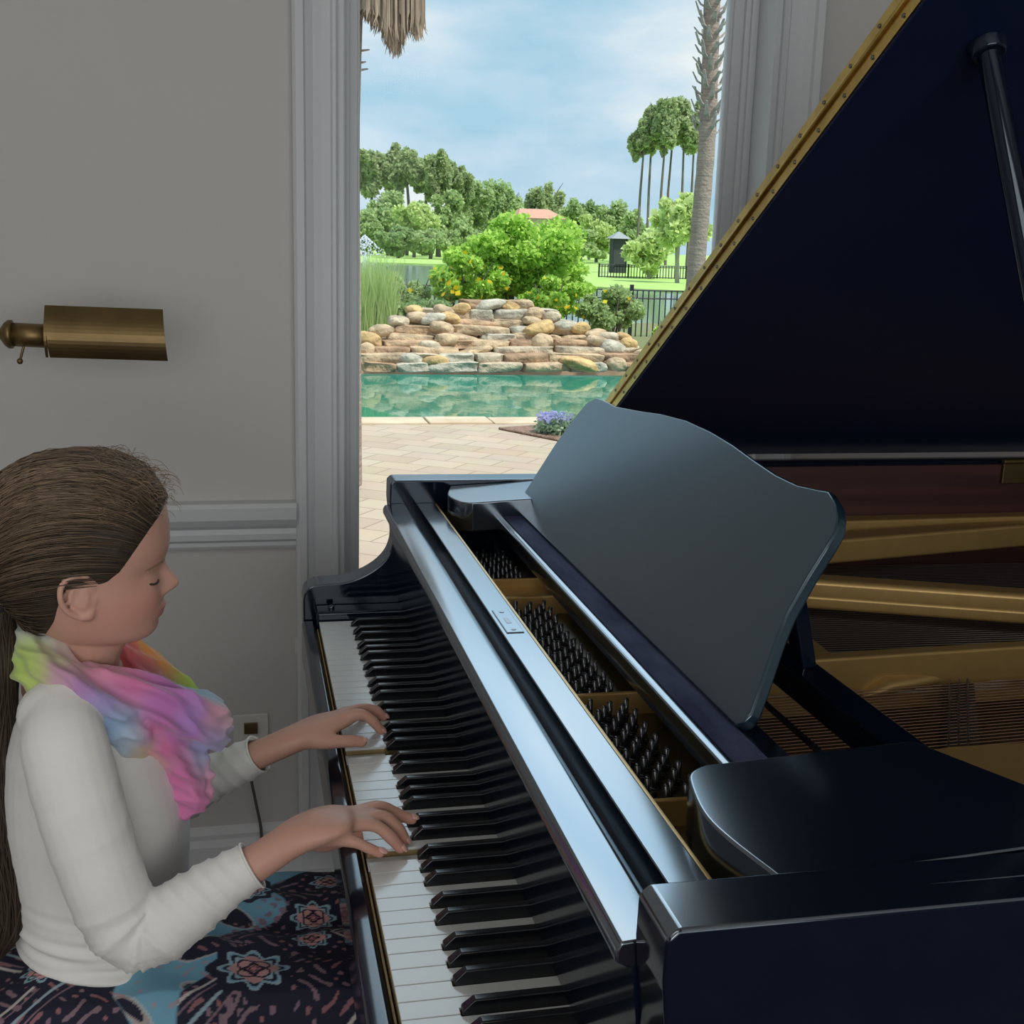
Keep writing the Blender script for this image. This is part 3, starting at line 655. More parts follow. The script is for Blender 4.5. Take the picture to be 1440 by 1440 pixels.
tips = np.zeros(len(C))
for d, *_ in RD+LD:
    t = at(*d[-1][:2], d[-1][2]); tips = np.maximum(tips, np.exp(-(np.linalg.norm(C-t, axis=1)/.014)**2))
mixin(tips*.5, (.66, .28, .22))
fz = np.clip(np.sin(C[:, 0]*190+C[:, 1]*80)*np.sin(C[:, 2]*170+C[:, 1]*120), 0, 1)*.10; mixin(fz, (.62, .32, .24))
set_tone(bm_, tone); bodyo = linkmesh(bm_, 'body', 'skin', girl)
# nails
def nail(d, up=(0, 0, 1), side=0):
    p = at(*d[-1][:2], d[-1][2]); q = at(*d[-2][:2], d[-2][2]); t = Vector(p-q).normalized(); u = Vector(up); u = (u-t*u.dot(t)).normalized(); w = t.cross(u)
    R_ = Matrix((t, w, u)).transposed(); r = .0058
    MB().ball(Vector(p)+t*.0015+u*(r-.0014), (.0055, .0040, .0018), rot=R_).build('fingernail', 'nail', bodyo, smooth=True)
for d in (RD[0][0], RD[1][0], RD[2][0], RD[3][0], LD[0][0], LD[1][0]): nail(d, (.3, -.35, 1))
nail(LD[4][0], (.1, -.5, 1)); nail(RD[4][0])
# lashes and brows, near and far eye
def facepoint(y, z, off):
    d = (G[..., 1]-HYC-y)**2+(Z-z)**2+(X < lf.max()-.07)*1.; J = np.argsort(d.ravel())[:6]; w_ = 1/(d.ravel()[J]+1e-8); p = (hv[J]*w_[:, None]).sum(0)/w_.sum(); return p+np.array([off, 0, 0])
M['brow'] = mat('brow', (.24, .15, .10), .8)
for s_ in (-1, 1):
    pts = catmull([facepoint(s_*y, zrow(r_), .0006) for y, r_ in ((.023, 806.5), (.028, 808), (.034, 808.5), (.0395, 807))], 4)
    MB().tube(pts, [.0005]+[.0013]*(len(pts)-2)+[.0005], 6).build('eyelashes', 'lash', bodyo, smooth=True)
    pts = catmull([facepoint(s_*y, zrow(r_), .0001) for y, r_ in ((.013, 786), (.022, 783), (.032, 783.5), (.042, 788))], 3)
    MB().tube(pts, [.0005]+[.0012]*(len(pts)-2)+[.0004], 6).build('eyebrow', 'brow', bodyo, smooth=True)
# ---- white top
sh = MB(); torso(sh, .0, [r for r in TS if r[0] <= 1350]+[(1368, 25, 255, .122)])
armtube(sh, AR, 0); armtube(sh, AL, 0)
sh.ball(at(90, 1004, .500), (.045, .040, .038)); sh.ball(at(120, 1000, .715), (.045, .04, .04))
sm = remeshed(sh, 'shirt', .0028, 7, .5); C = coords(sm); N = normals(sm); D = np.zeros(len(C))
# soft gathers across the arms near the elbow and at the waist
def gathers(L, lo, hi, amp, freq, seed):
    global D
    pl = np.array(catmull([at(x, y, Y) for x, y, Y, r in L], 6)); cum = np.r_[0, np.cumsum(np.linalg.norm(np.diff(pl, axis=0), axis=1))]
    d = np.linalg.norm(C[:, None]-pl[None], axis=2); j = d.argmin(1); near = np.clip((.062-d.min(1))/.012, 0, 1)
    jj = np.clip(j, 1, len(pl)-2); t = pl[jj+1]-pl[jj-1]; t /= np.linalg.norm(t, axis=1)[:, None]; s = cum[j]+((C-pl[j])*t).sum(1)
    u = s/cum[-1]; win = np.exp(-((u-lo)/hi)**2); r = np.random.default_rng(seed)
    ang = np.arctan2(C[:, 1]-pl[j, 1], C[:, 2]-pl[j, 2])
    D += near*win*amp*(1.2-2.2*np.abs(np.sin(s*freq*.5+1.9*np.sin(ang+.6)+seed))**.7+.6*np.sin(s*freq*.57-1.4*np.sin(ang*2)+2))
gathers(AR, .64, .10, .0022, 300, 1); gathers(AR, .88, .14, .0011, 420, 2); gathers(AR, .30, .16, .0005, 190, 5); gathers(AL, .8, .2, .0014, 350, 3)
wz = at(100, 1310, .6)[2]; D += .0028*np.exp(-((C[:, 2]-wz)/.05)**2)*(np.sin(C[:, 2]*260+3*np.sin(C[:, 0]*22)+4*C[:, 1])+.7*np.sin(C[:, 2]*420+C[:, 0]*40))
D += .0008*np.sin(C[:, 0]*38+C[:, 2]*30)*np.sin(C[:, 2]*24+C[:, 1]*30)
setco(sm, C+N*D[:, None])
# open the neck and cuffs by trimming, and leave a hem
nb = bmesh.new(); nb.from_mesh(sm)
cutters = []
cR = at(356, 1216, .430); dR = cR-at(325, 1235, .428); cL = at(364, 1060, .706); dL = cL-at(325, 1080, .717)
for v in list(nb.verts):
    p = np.array(v.co)
    if (p-cR)@dR > 0 and np.linalg.norm(p-cR) < .05: nb.verts.remove(v); continue
    if (p-cL)@dL > 0 and np.linalg.norm(p-cL) < .05: nb.verts.remove(v); continue
nb.to_mesh(sm); nb.free()
shirt = linkmesh(sm, 'shirt', 'shirt', girl); so = shirt.modifiers.new('s', 'SOLIDIFY'); so.thickness = .0018; so.offset = -1
for c, d, r in ((cR, dR, (.0243, .0243)), (cL, dL, (.0232, .0232))):
    d = Vector(d).normalized(); a = Vector((0, 1, 0)); a = (a-d*a.dot(d)).normalized(); b = d.cross(a)
    ring = [Vector(c)-d*.0012+a*r[0]*math.cos(q)+b*r[1]*math.sin(q) for q in np.linspace(0, 2*PI, 29)[:-1]]
    MB().tube(ring+ring[:2], .0014, 6, cap=False).build('cuff_hem', 'shirt', shirt, smooth=True)
# ---- skirt over the lap, pattern dyed into the cloth
sk = MB()
def lapsec(x, zt, half, dz): return x, zt, half, dz
NS = 60; rows = []
xs = np.array([-.445, -.43, -.40, -.36, -.30, -.24, -.16, -.08, 0., .05, .085, .10, .105])
zt = np.array([-.20, -.175, -.160, -.150, -.143, -.142, -.150, -.158, -.165, -.175, -.20, -.25, -.42])
hw = np.array([.13, .148, .156, .158, .156, .152, .150, .148, .146, .146, .146, .146, .146])
zb = np.array([-.28, -.282, -.283, -.284, -.284, -.284, -.30, -.34, -.36, -.38, -.40, -.42, -.43])
nx, ny = 460, 400
ux = np.linspace(0, 1, nx); XX = np.interp(ux, np.linspace(0, 1, len(xs)), xs)
V = []; UV = []
for i in range(nx):
    x = XX[i]; t = smooth_interp(np.array([x]), xs+np.arange(len(xs))*1e-6, zt)[0] if x < .099 else np.interp(ux[i], np.linspace(0, 1, len(xs)), zt); w = np.interp(x, xs, hw); bt = np.interp(x, xs, zb)
    for j in range(ny):
        v = j/(ny-1)*2-1; av = abs(v)
        if av < .62: y = v/.62*w*.86; z = t-.012*(av/.62)**3-.014*math.exp(-(y/.030)**2)*min(1, max(0, (x+.36)/.15))
        else:
            q = (av-.62)/.38; y = math.copysign(w*(.86+.16*math.sin(min(1, q*1.6)*PI/2)), v); z = (t-.012)+(bt-t+.012)*(q**1.25)
        z += .0035*math.sin(x*55+v*5)*math.sin(v*7+x*14)+.0022*math.sin(x*20-v*18)+.004*math.exp(-((x+.22+.25*v)/.02)**2)
        V.append((x, .60+y, z)); UV.append((x*1.0, v*(w+.10)))
V = np.array(V); UV = np.array(UV)
F = [(i*ny+j, (i+1)*ny+j, (i+1)*ny+j+1, i*ny+j+1) for i in range(nx-1) for j in range(ny-1)]
def pattern(u, v):
    navy = np.array([.010, .010, .028]); blue = np.array([.16, .36, .48]); pink = np.array([.50, .22, .22]); cream = np.array([.55, .50, .46]); mauve = np.array([.23, .15, .18]); pale = np.array([.30, .42, .48])
    col = np.tile(navy, (len(u), 1))
    def put(m, c, a=1.):
        m = np.clip(m, 0, 1)[:, None]*a; col[:] = col*(1-m)+np.array(c)*m
    edge = lambda d, w: np.clip((w-np.abs(d))/.0009+.5, 0, 1)
    n1 = np.sin(u*41+2*np.sin(v*33))*np.sin(v*37+1.5*np.sin(u*29)); n2 = np.sin(u*160+3*np.sin(v*90))*np.sin(v*150+2*np.sin(u*120)); n3 = np.sin(u*330+v*90)*np.sin(v*310-u*60)
    bl = np.clip((.034+.012*np.sin(v*40)-np.abs(u-(-.105+.42*(v-.10)+.012*np.sin(v*55))))/.003, 0, 1)      # broad turquoise ribbons
    put(bl, blue); put(bl*(n1 > .45), navy); put(bl*(np.abs(n1-.45) < .08), cream, .6)
    put((n2 > .72)*(1-bl), mauve, .9); put((n2 < -.80), pink, .5)
    # chevrons
    for k, (c0, cc) in enumerate(((.018, cream), (.028, mauve), (.046, pale), (.060, mauve))):
        per = .15; vv = np.abs((v+.04) % per-per/2); d = ((u*1.0+vv*1.15) % .19)-c0-.04; put(edge(d, .0024 if k % 2 == 0 else .0014)*(bl < .5), cc, .85)
    tri = ((u*1.0+np.abs((v+.04) % .15-.075)*1.15) % .19); put((np.abs(tri-.112) < .012)*(n3 > .15)*(u > -.2), mauve, .9)
    # medallions
    for cu, cv, R_ in MED:
        du, dv = u-cu, v-cv; r = np.hypot(du, dv)/R_; a = np.arctan2(dv, du)
        pet = .80+.13*np.cos(a*8); put((r < 1.12+.1*np.cos(a*8)), navy); put((r < pet), pale); put((r < pet-.10)*(np.cos(a*8+PI)*.1+r > .62), blue)
        put((np.abs(r-.62-.10*np.cos(a*8)) < .05), navy); put((r < .56+.08*np.cos(a*4)), pink*.9+cream*.2); put((np.abs(r-.42-.07*np.cos(a*4+PI)) < .035), navy)
        put((r < .27+.05*np.cos(a*4)), navy); put((np.abs(du)+np.abs(dv) < .19*R_), pink); put((np.abs(np.abs(du)+np.abs(dv)-.13*R_) < .02*R_), navy)
    return col
MED = [(-.115, -.115, .042), (-.045, .02, .030), (-.05, -.05, .024), (-.235, .0, .030), (.02, -.125, .032), (-.02, .105, .028), (-.12, .08, .03), (-.19, -.235, .04), (-.33, -.10, .026), (.055, .03, .026)]
skirt = quick('skirt', V, F, 'skirt', girl, tone=pattern(UV[:, 0], UV[:, 1]), smooth=True)
so = skirt.modifiers.new('s', 'SOLIDIFY'); so.thickness = .003
# ---- hair: a cap under fine strands, tied behind
tieP = at(4, 846, HYC); tz = tieP[2]
HL = [(-60, 866), (0, 868), (30, 878), (55, 886), (72, 878), (88, 852), (96, 824), (106, 808), (124, 801), (142, 801), (160, 797), (176, 785), (190, 766), (203, 748), (215, 732), (226, 719), (233, 708), (240, 704), (300, 704)]
hlx = [at(px, py, HYC)[0] for px, py in HL]; hlz = [at(px, py, HYC)[2] for px, py in HL]
def hairline(x): return np.interp(x, hlx, hlz)
zc = tz-.045+(lz[-1]-.0012-tz+.045)*(np.linspace(0, 1, 90)**.8)
zc = np.concatenate([np.linspace(lz[0]+.004, lz[-1]-.012, 110), lz[-1]-.012*(1-np.linspace(.05, .97, 14))])
Hc = np.stack([head_surf(TH, np.full(NT, min(z, lz[-1]-.0004)), .0) for z in zc])
S0 = Hc.copy(); cen = np.array([(lf.max()+lb.min())/2, HYC, tz+.01])
above = S0[..., 2]-hairline(S0[..., 0])
dirs = S0-cen; dirs /= np.linalg.norm(dirs, axis=2)[..., None]
wave = .0012*np.sin(np.arctan2(dirs[..., 1], dirs[..., 2])*40)
Hc = S0+dirs*(np.clip((above-.002)/.02, -.5, 1)*.0034+wave*.3*(above > .01))[..., None]
keep = above > -.014; nzc = len(zc)
idx = -np.ones(nzc*NT, int); F = []
for i in range(nzc-1):
    for j in range(NT):
        q = (i*NT+j, (i+1)*NT+j, (i+1)*NT+(j+1) % NT, i*NT+(j+1) % NT)
        if all(keep.reshape(-1)[k] for k in q): F.append(q)
Vh = Hc.reshape(-1, 3); top = Vh[-NT:].mean(0); 
hb = np.array([.062, .043, .028])
hair_V = [Vh]; hair_F = [np.array(F)]; hair_T = [np.tile(hb*.6, (len(Vh), 1))*(1+.25*np.sin(np.arctan2(dirs[..., 1], dirs[..., 2])*60).reshape(-1)[:, None])]; nv_ = len(Vh)
def strand(pts, w, col):
    """3-sided tapering strand"""
    global nv_
    P = np.array(pts); n = len(P); t = np.gradient(P, axis=0); t /= np.linalg.norm(t, axis=1)[:, None]+1e-9
    a = np.cross(t, [.2, .9, .3]); a /= np.linalg.norm(a, axis=1)[:, None]+1e-9; b = np.cross(t, a); ww = w*np.minimum(1, np.minimum(np.arange(n)+.5, n-.5-np.arange(n))/2)[:, None]
    V = np.stack([P+(a*math.cos(q)+b*math.sin(q))*ww for q in (0, 2.09, 4.19)], 1).reshape(-1, 3)
    f = []
    for i in range(n-1):
        for k in range(3): f.append((i*3+k, i*3+(k+1) % 3, (i+1)*3+(k+1) % 3, (i+1)*3+k))
    hair_V.append(V); hair_F.append(np.array(f)+nv_); hair_T.append(np.tile(col, (len(V), 1))); nv_ += len(V)
def sh_off(th, z, off):
    p = head_surf(np.array([th]), np.array([min(z, lz[-1]-.0003)]), 0.)[0]; d = p-cen; return p+d/np.linalg.norm(d)*off
tieN = np.array(tieP)
def scalp(dd):
    """distance from cen to the scalp along unit directions dd (n,3)"""
    lo = np.full(len(dd), .03); hi = np.full(len(dd), .17)
    for _ in range(14):
        mid = (lo+hi)/2; p = cen+dd*mid[:, None]; out = (p[:, 2] >= lz[-1]) | (p[:, 2] <= lz[0]); zc_ = np.clip(p[:, 2], lz[0], lz[-1])
        f = np.interp(zc_, lz, lf); b = np.interp(zc_, lz, lb); w = np.interp(zc_, lz, lw); xc = b+(f-b)*.46; a = np.where(p[:, 0] > xc, f-xc, xc-b)
        ins = (np.abs((p[:, 0]-xc)/a)**2.27+np.abs((p[:, 1]-HYC)/w)**2.27 < 1) & ~out
        lo = np.where(ins, mid, lo); hi = np.where(ins, hi, mid)
    return lo
R0 = []
while len(R0) < 7000:
    th = rng.uniform(-PI, PI); z = rng.uniform(tz-.035, lz[-1]-.001)
    if rng.random() < .45: z = lz[-1]-.001-.06*rng.random()**2
    if rng.random() < .22: th = rng.uniform(-1.5, 1.5); z = rng.uniform(zrow(712), lz[-1]-.001)
    p = head_surf(np.array([th]), np.array([z]), 0.)[0]; ab = p[2]-hairline(p[0])
    if ab < .0: continue
    if ab > .012 and rng.random() < .45: continue
    R0.append(p)
R0 = np.array(R0); d0 = R0-cen; d0 /= np.linalg.norm(d0, axis=1)[:, None]; d1 = tieN-cen; d1 /= np.linalg.norm(d1); ang = np.arccos(np.clip(d0@d1, -1, 1)); nn = 12
off0 = .0045+.0045*rng.random(len(R0)); lift = rng.uniform(0, .0022, len(R0)); jit = rng.uniform(0, 6, len(R0)); SPt = []
for i in range(nn):
    u = i/(nn-1); dd = (np.sin((1-u)*ang)[:, None]*d0+np.sin(u*ang)[:, None]*d1)/np.maximum(np.sin(ang), 1e-3)[:, None]
    # let the hair sweep down over the side a little on its way back
    dd[:, 2] += .10*math.sin(u*PI)*np.clip(d0[:, 0], 0, 1); dd /= np.linalg.norm(dd, axis=1)[:, None]
    q = cen+dd*(scalp(dd)+off0*min(1, .55+u*3)+lift*np.sin(u*9+jit)+.0012*np.sin(jit*3+u*5))[:, None]; SPt.append(q*(1-u**6)+tieN*u**6)
SPt = np.stack(SPt, 1)
for k in range(len(R0)):
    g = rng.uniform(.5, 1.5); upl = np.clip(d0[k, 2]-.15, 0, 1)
    strand(SPt[k], rng.uniform(.0004, .0009), hb*g*(1+1.9*upl**1.5)*(1+1.6*max(0, d0[k, 0])*upl*(rng.random() < .5))+np.array([.03, .018, .006])*rng.random())  # crown and front strands lightened: window rim light put into the tone
# flyaways over the crown and forehead, highlight put into their pale tone
for k in range(260):
    px = rng.uniform(70, 236); th = rng.uniform(-.9, 2.2)*(1 if rng.random() < .5 else -1)*.6; z = lz[-1]-.001-.055*rng.random()**1.5
    p = sh_off(th, z, .006)
    if p[2]-hairline(p[0]) < 0: continue
    nrm = (p-cen)/np.linalg.norm(p-cen); tang = np.array([rng.uniform(-.6, 1), rng.uniform(-.5, .5), rng.uniform(-.5, .4)]); tang -= nrm*(tang@nrm); L = rng.uniform(.015, .04); c = rng.uniform(.1, .38)
    strand([p+tang*L*u+nrm*(L*c*math.sin(u*2.6)) for u in np.linspace(0, 1, 7)], .00028, hb*4.2)
# ponytail
PT = catmull([tieN, at(2, 875, HYC-.01), at(0, 930, HYC-.03), at(-4, 1000, .56), at(-4, 1080, .555), at(2, 1160, .55), at(10, 1230, .55), at(6, 1300, .55), at(-2, 1345, .55)], 4)
PR = np.interp(np.arange(len(PT)), np.arange(9)*4, [.010, .013, .018, .020, .022, .024, .027, .024, .006])
for k in range(900):
    a = rng.uniform(0, 2*PI); r = math.sqrt(rng.random()); n = len(PT); m = n if rng.random() < .7 else int(n*rng.uniform(.6, 1)); ph = rng.uniform(0, 6); tw = rng.uniform(-.5, .5)
    pts = [PT[i]+PR[i]*r*np.array([math.cos(a+tw*i/n+.25*math.sin(i*.4+ph)), math.sin(a+tw*i/n+.25*math.sin(i*.4+ph)), 0]) for i in range(m)]
    strand(pts, rng.uniform(.0007, .0013), hb*rng.uniform(.45, 1.0))
HV = np.concatenate(hair_V); HF = np.concatenate(hair_F); HT = np.concatenate(hair_T)
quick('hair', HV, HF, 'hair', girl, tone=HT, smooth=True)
MB().tube([tieN+np.array([.006*0, 0, 0])+.012*np.array([0, math.cos(q), math.sin(q)]) for q in np.linspace(0, 2*PI, 20)], .0055, 8, cap=False).build('hair_tie', 'tie', girl, smooth=True)
# ---- scarf: soft rolls of cloth
sc = MB()
def roll(pts, radii, n=22, folds=5, amp=.16, ph=0.):
    P = catmull([at(x, y, Y) for x, y, Y in pts], 5); N_ = len(P); R_ = np.interp(np.arange(N_), np.arange(len(pts))*5, [r[0] for r in radii]); R2 = np.interp(np.arange(N_), np.arange(len(pts))*5, [r[1] for r in radii])
    vs = []; prev = Vector((0, -1, 0))
    for i in range(N_):
        t = Vector(P[min(i+1, N_-1)]-P[max(i-1, 0)]).normalized(); a = (prev-t*prev.dot(t)).normalized(); b = t.cross(a); prev = a
        for k in range(n*2):
            q = PI*k/n; m = 1+amp*math.sin(folds*q+ph+i*.10)+.07*math.sin(9*q-i*.2+ph)
            vs.append(Vector(P[i])+a*R_[i]*m*math.cos(q)+b*R2[i]*m*math.sin(q))
    w = 2*n; fs = [(i*w+k, i*w+(k+1) % w, (i+1)*w+(k+1) % w, (i+1)*w+k) for i in range(N_-1) for k in range(w)]
    sc.add(vs, fs+[tuple(range(w)), tuple(range((N_-1)*w, N_*w))])
# far side loop
roll([(150, 915, .665), (185, 925, .668), (222, 955, .665), (262, 990, .655), (292, 1012, .640)], [(.020, .022), (.026, .022), (.028, .022), (.026, .020), (.020, .018)], ph=1)
roll([(172, 905, .650), (195, 945, .645), (235, 985, .640), (280, 1010, .630)], [(.016, .014), (.024, .018), (.028, .022), (.022, .018)], ph=3)
# round the nape
roll([(42, 885, .600), (40, 897, .640), (75, 915, .675), (120, 920, .680), (155, 915, .665)], [(.020, .020), (.022, .022), (.022, .022), (.022, .02), (.02, .02)])
# near side: outer band ends at the chest, inner band runs to the front bunch
roll([(43, 888, .590), (50, 920, .548), (74, 952, .520), (113, 978, .502), (150, 1003, .502), (180, 1036, .512), (205, 1072, .530)], [(.018, .022), (.024, .026), (.026, .026), (.026, .024), (.024, .024), (.022, .022), (.008, .010)], folds=4, ph=2)
roll([(82, 950, .545), (122, 958, .530), (165, 972, .525), (210, 993, .530), (255, 1012, .550), (292, 1028, .575), (300, 1040, .60)], [(.016, .016), (.018, .020), (.021, .024), (.026, .030), (.028, .032), (.022, .026), (.014, .016)], folds=5, ph=0)
roll([(225, 990, .575), (265, 1000, .590), (297, 1003, .600), (303, 1018, .600), (285, 1030, .59)], [(.022, .024), (.026, .024), (.020, .018), (.016, .018), (.014, .016)], folds=4, ph=4)
# hanging tail
roll([(165, 960, .540), (200, 1000, .535), (232, 1045, .545), (256, 1090, .555), (268, 1125, .560), (274, 1143, .560)], [(.020, .018), (.024, .026), (.026, .026), (.022, .028), (.018, .024), (.012, .018)], folds=4, ph=1.2)
scm = remeshed(sc, 'scarf', .0026, 6, .5); C = coords(scm); N = normals(scm)
D = .0020*(1-2*np.abs(np.sin(C[:, 0]*75+C[:, 2]*105+1.5*np.sin(C[:, 1]*60)+.8*np.sin(C[:, 0]*50-C[:, 2]*30))))+.0012*(1-2*np.abs(np.sin(C[:, 0]*120+C[:, 2]*190+C[:, 1]*80)))
setco(scm, C+N*D[:, None])
seeds = [(45, 875, .60, (.72, .74, .72)), (60, 895, .55, (.62, .62, .60)), (48, 925, .53, (.45, .66, .10)), (62, 940, .52, (.50, .62, .16)), (80, 915, .53, (.50, .40, .38)), (95, 935, .49, (.55, .30, .42)), (125, 960, .47, (.42, .20, .46)), (150, 985, .48, (.36, .30, .56)),
         (160, 1010, .49, (.28, .44, .62)), (185, 1030, .50, (.40, .56, .66)), (195, 1050, .52, (.62, .64, .30)), (215, 1068, .53, (.66, .38, .34)), (115, 925, .54, (.58, .30, .38)), (150, 940, .51, (.66, .24, .36)), (185, 965, .50, (.64, .16, .34)), (220, 1000, .51, (.50, .18, .48)), (250, 1020, .53, (.44, .24, .60)),
         (285, 1040, .56, (.40, .34, .68)), (300, 1035, .58, (.36, .40, .66)), (175, 915, .63, (.86, .20, .20)), (190, 935, .62, (.85, .18, .20)), (200, 950, .63, (.66, .20, .30)), (215, 930, .66, (.90, .36, .10)), (205, 912, .665, (.90, .40, .10)), (235, 960, .67, (.60, .78, .08)), (262, 985, .66, (.48, .74, .05)), (225, 970, .62, (.48, .40, .52)), (262, 990, .60, (.34, .54, .66)), (290, 990, .60, (.34, .56, .66)),
         (285, 1005, .57, (.82, .34, .42)), (305, 1010, .58, (.80, .48, .50)), (230, 1050, .52, (.66, .14, .36)), (250, 1090, .53, (.70, .18, .42)), (262, 1125, .54, (.74, .22, .46)), (285, 1080, .57, (.78, .36, .50)), (210, 1020, .51, (.66, .14, .34)), (275, 1060, .56, (.40, .50, .64)), (120, 915, .68, (.7, .3, .3))]
SP = np.array([at(x, y, Y) for x, y, Y, c in seeds]); SCc = np.array([c for *_, c in seeds])
tn = np.zeros((len(C), 3)); 
for i0 in range(0, len(C), 20000):
    d = np.linalg.norm(C[i0:i0+20000, None]-SP[None], axis=2); w = np.exp(-(d/.0115)**1.0*1.6)+1e-12; tn[i0:i0+20000] = (w@SCc)/w.sum(1)[:, None]
set_tone(scm, tn); linkmesh(scm, 'scarf', 'scarf', girl)
reparent_fix(girl)
# ================================================================ OUTSIDE
GZ = -.83
def dist_at(px, py, Y): return at(px, py, Y)
def leafmat(name, c1, c2, tr=.5):
    m, nt, b = new_mat(name); a = nt.nodes.new('ShaderNodeAttribute'); a.attribute_name = 'tone'
    mx = nt.nodes.new('ShaderNodeMix'); mx.data_type = 'RGBA'; mx.inputs[6].default_value = (*c1, 1); mx.inputs[7].default_value = (*c2, 1)
    sep = nt.nodes.new('ShaderNodeSeparateColor'); nt.links.new(a.outputs['Color'], sep.inputs[0]); nt.links.new(sep.outputs[0], mx.inputs[0]); nt.links.new(mx.outputs[2], b.inputs['Base Color'])
    b.inputs['Roughness'].default_value = .6; b.inputs['Specular IOR Level'].default_value = .25
    o = nt.nodes['Material Output']; t = nt.nodes.new('ShaderNodeBsdfTranslucent'); nt.links.new(mx.outputs[2], t.inputs[0]); ms = nt.nodes.new('ShaderNodeMixShader'); ms.inputs[0].default_value = tr
    nt.links.new(b.outputs[0], ms.inputs[1]); nt.links.new(t.outputs[0], ms.inputs[2]); nt.links.new(ms.outputs[0], o.inputs[0]); M[name] = m
leafmat('leaf_pine', (.30, .38, .19), (.62, .70, .38)); leafmat('leaf_mid', (.30, .42, .18), (.66, .78, .40)); leafmat('leaf_bright', (.22, .46, .05), (.74, .95, .24)); leafmat('leaf_lime', (.46, .60, .22), (.84, .92, .46)); leafmat('leaf_grass', (.30, .46, .12), (.66, .76, .36)); leafmat('leaf_dark', (.20, .32, .13), (.48, .62, .28))  # pine and mid greens kept pale, distance haze put into the colour
M['bark'] = mat('bark', (.13, .11, .10), .9, noise=(6, (.22, .19, .17), (1, 1, .2)))
M['palebark'] = mat('pale_bark', (.42, .38, .33), .9, noise=(8, (.30, .27, .24), (1, 1, .3)))
M['iron'] = mat('black_iron', (.012, .016, .02), .45)
def foliage(name, blobs, n, size, m, parent=None, r=None, elong=1.6, shell=.3):
    """leaves scattered through overlapping lumps"""
    r = r or rng; W = np.array([b[3]*b[5] for b in blobs]); W = W/W.sum(); ids = r.choice(len(blobs), n, p=W); B = np.array(blobs)[ids]
    d = r.normal(size=(n, 3)); d /= np.linalg.norm(d, axis=1)[:, None]; rad = (shell+(1-shell)*r.random(n))[:, None]; c = B[:, :3]+d*rad*B[:, 3:6]
    a = r.normal(size=(n, 3))+d*.4; a /= np.linalg.norm(a, axis=1)[:, None]; b = np.cross(a, r.normal(size=(n, 3))); b /= np.linalg.norm(b, axis=1)[:, None]
    s = size*(.6+.8*r.random(n))[:, None]; a = a*s*elong*.5; b = b*s*.5
    V = np.stack([c-a, c+b*.9, c+a, c-b*.9], 1).reshape(-1, 3); F = np.arange(4*n).reshape(-1, 4)
    t = np.clip(.5+.28*r.normal(size=n), 0, 1)*1.0; T = np.repeat(t, 4); return quick(name, V, F, m, parent, tone=np.stack([T, T, T], 1))
def lumps(c, w, h, k, r=None, dep=None):
    k = int(k*2.6)
    r = r or rng; out = []
    for i in range(k):
        q = r.normal(size=3); q /= np.linalg.norm(q); u = r.random()**.5*.82; s = r.uniform(.17, .34)
        out.append((c[0]+q[0]*u*w, c[1]+q[1]*u*(dep or w), c[2]+q[2]*u*h, s*w, s*(dep or w), s*h*1.05))
    return out
# ---- ground
mb = MB(); mb.box(-40, 60, WY+.2, 8.95, GZ-.3, GZ); patio = mb.build('patio', 'trim'); struct(patio)
m, nt, b = new_mat('pavers'); tc = nt.nodes.new('ShaderNodeTexCoord'); mp = nt.nodes.new('ShaderNodeMapping'); mp.inputs['Rotation'].default_value = (0, 0, .62); br = nt.nodes.new('ShaderNodeTexBrick')
nt.links.new(tc.outputs['Object'], mp.inputs[0]); nt.links.new(mp.outputs[0], br.inputs['Vector']); br.inputs['Scale'].default_value = 1; br.inputs['Brick Width'].default_value = .34; br.inputs['Row Height'].default_value = .22; br.inputs['Mortar Size'].default_value = .005; br.inputs['Mortar Smooth'].default_value = .4
br.inputs['Color1'].default_value = (.47, .37, .28, 1); br.inputs['Color2'].default_value = (.41, .315, .235, 1); br.inputs['Mortar'].default_value = (.24, .17, .12, 1)
nz_ = nt.nodes.new('ShaderNodeTexNoise'); nz_.inputs['Scale'].default_value = 3; mx = nt.nodes.new('ShaderNodeMix'); mx.data_type = 'RGBA'; mx.blend_type = 'OVERLAY'; mx.inputs[0].default_value = .12
nt.links.new(br.outputs['Color'], mx.inputs[6]); nt.links.new(nz_.outputs['Color'], mx.inputs[7]); nt.links.new(mx.outputs[2], b.inputs['Base Color']); b.inputs['Roughness'].default_value = .85
nt.links.new(tc.outputs['Object'], nz_.inputs['Vector']); patio.data.materials[0] = m
M['coping'] = mat('coping_stone', (.62, .50, .36), .8, noise=(3, (.50, .38, .26)))
cop = empty('pool_coping', (1.5, 9.1, GZ), 'pale tan stone coping along the near edge of the pool', 'coping'); x = -1.5
while x < 6:
    w = random.uniform(.5, .9); MB().box(x+.006, x+w-.006, 8.90, 9.22, GZ-.12, GZ+.012+random.uniform(0, .01)).build('coping_stone', 'coping', cop, bevel=.012); x += w
reparent_fix(cop)
WZ = -.98
m, nt, b = new_mat('pool_water'); b.inputs['Base Color'].default_value = (.018, .22, .15, 1); b.inputs['Roughness'].default_value = .03; b.inputs['IOR'].default_value = 1.33
tc = nt.nodes.new('ShaderNodeTexCoord'); mp = nt.nodes.new('ShaderNodeMapping'); mp.inputs['Scale'].default_value = (1.4, .55, 1); n = nt.nodes.new('ShaderNodeTexNoise'); n.inputs['Scale'].default_value = 2.5; n.inputs['Detail'].default_value = 3; bp = nt.nodes.new('ShaderNodeBump'); bp.inputs['Strength'].default_value = .16; bp.inputs['Distance'].default_value = .02
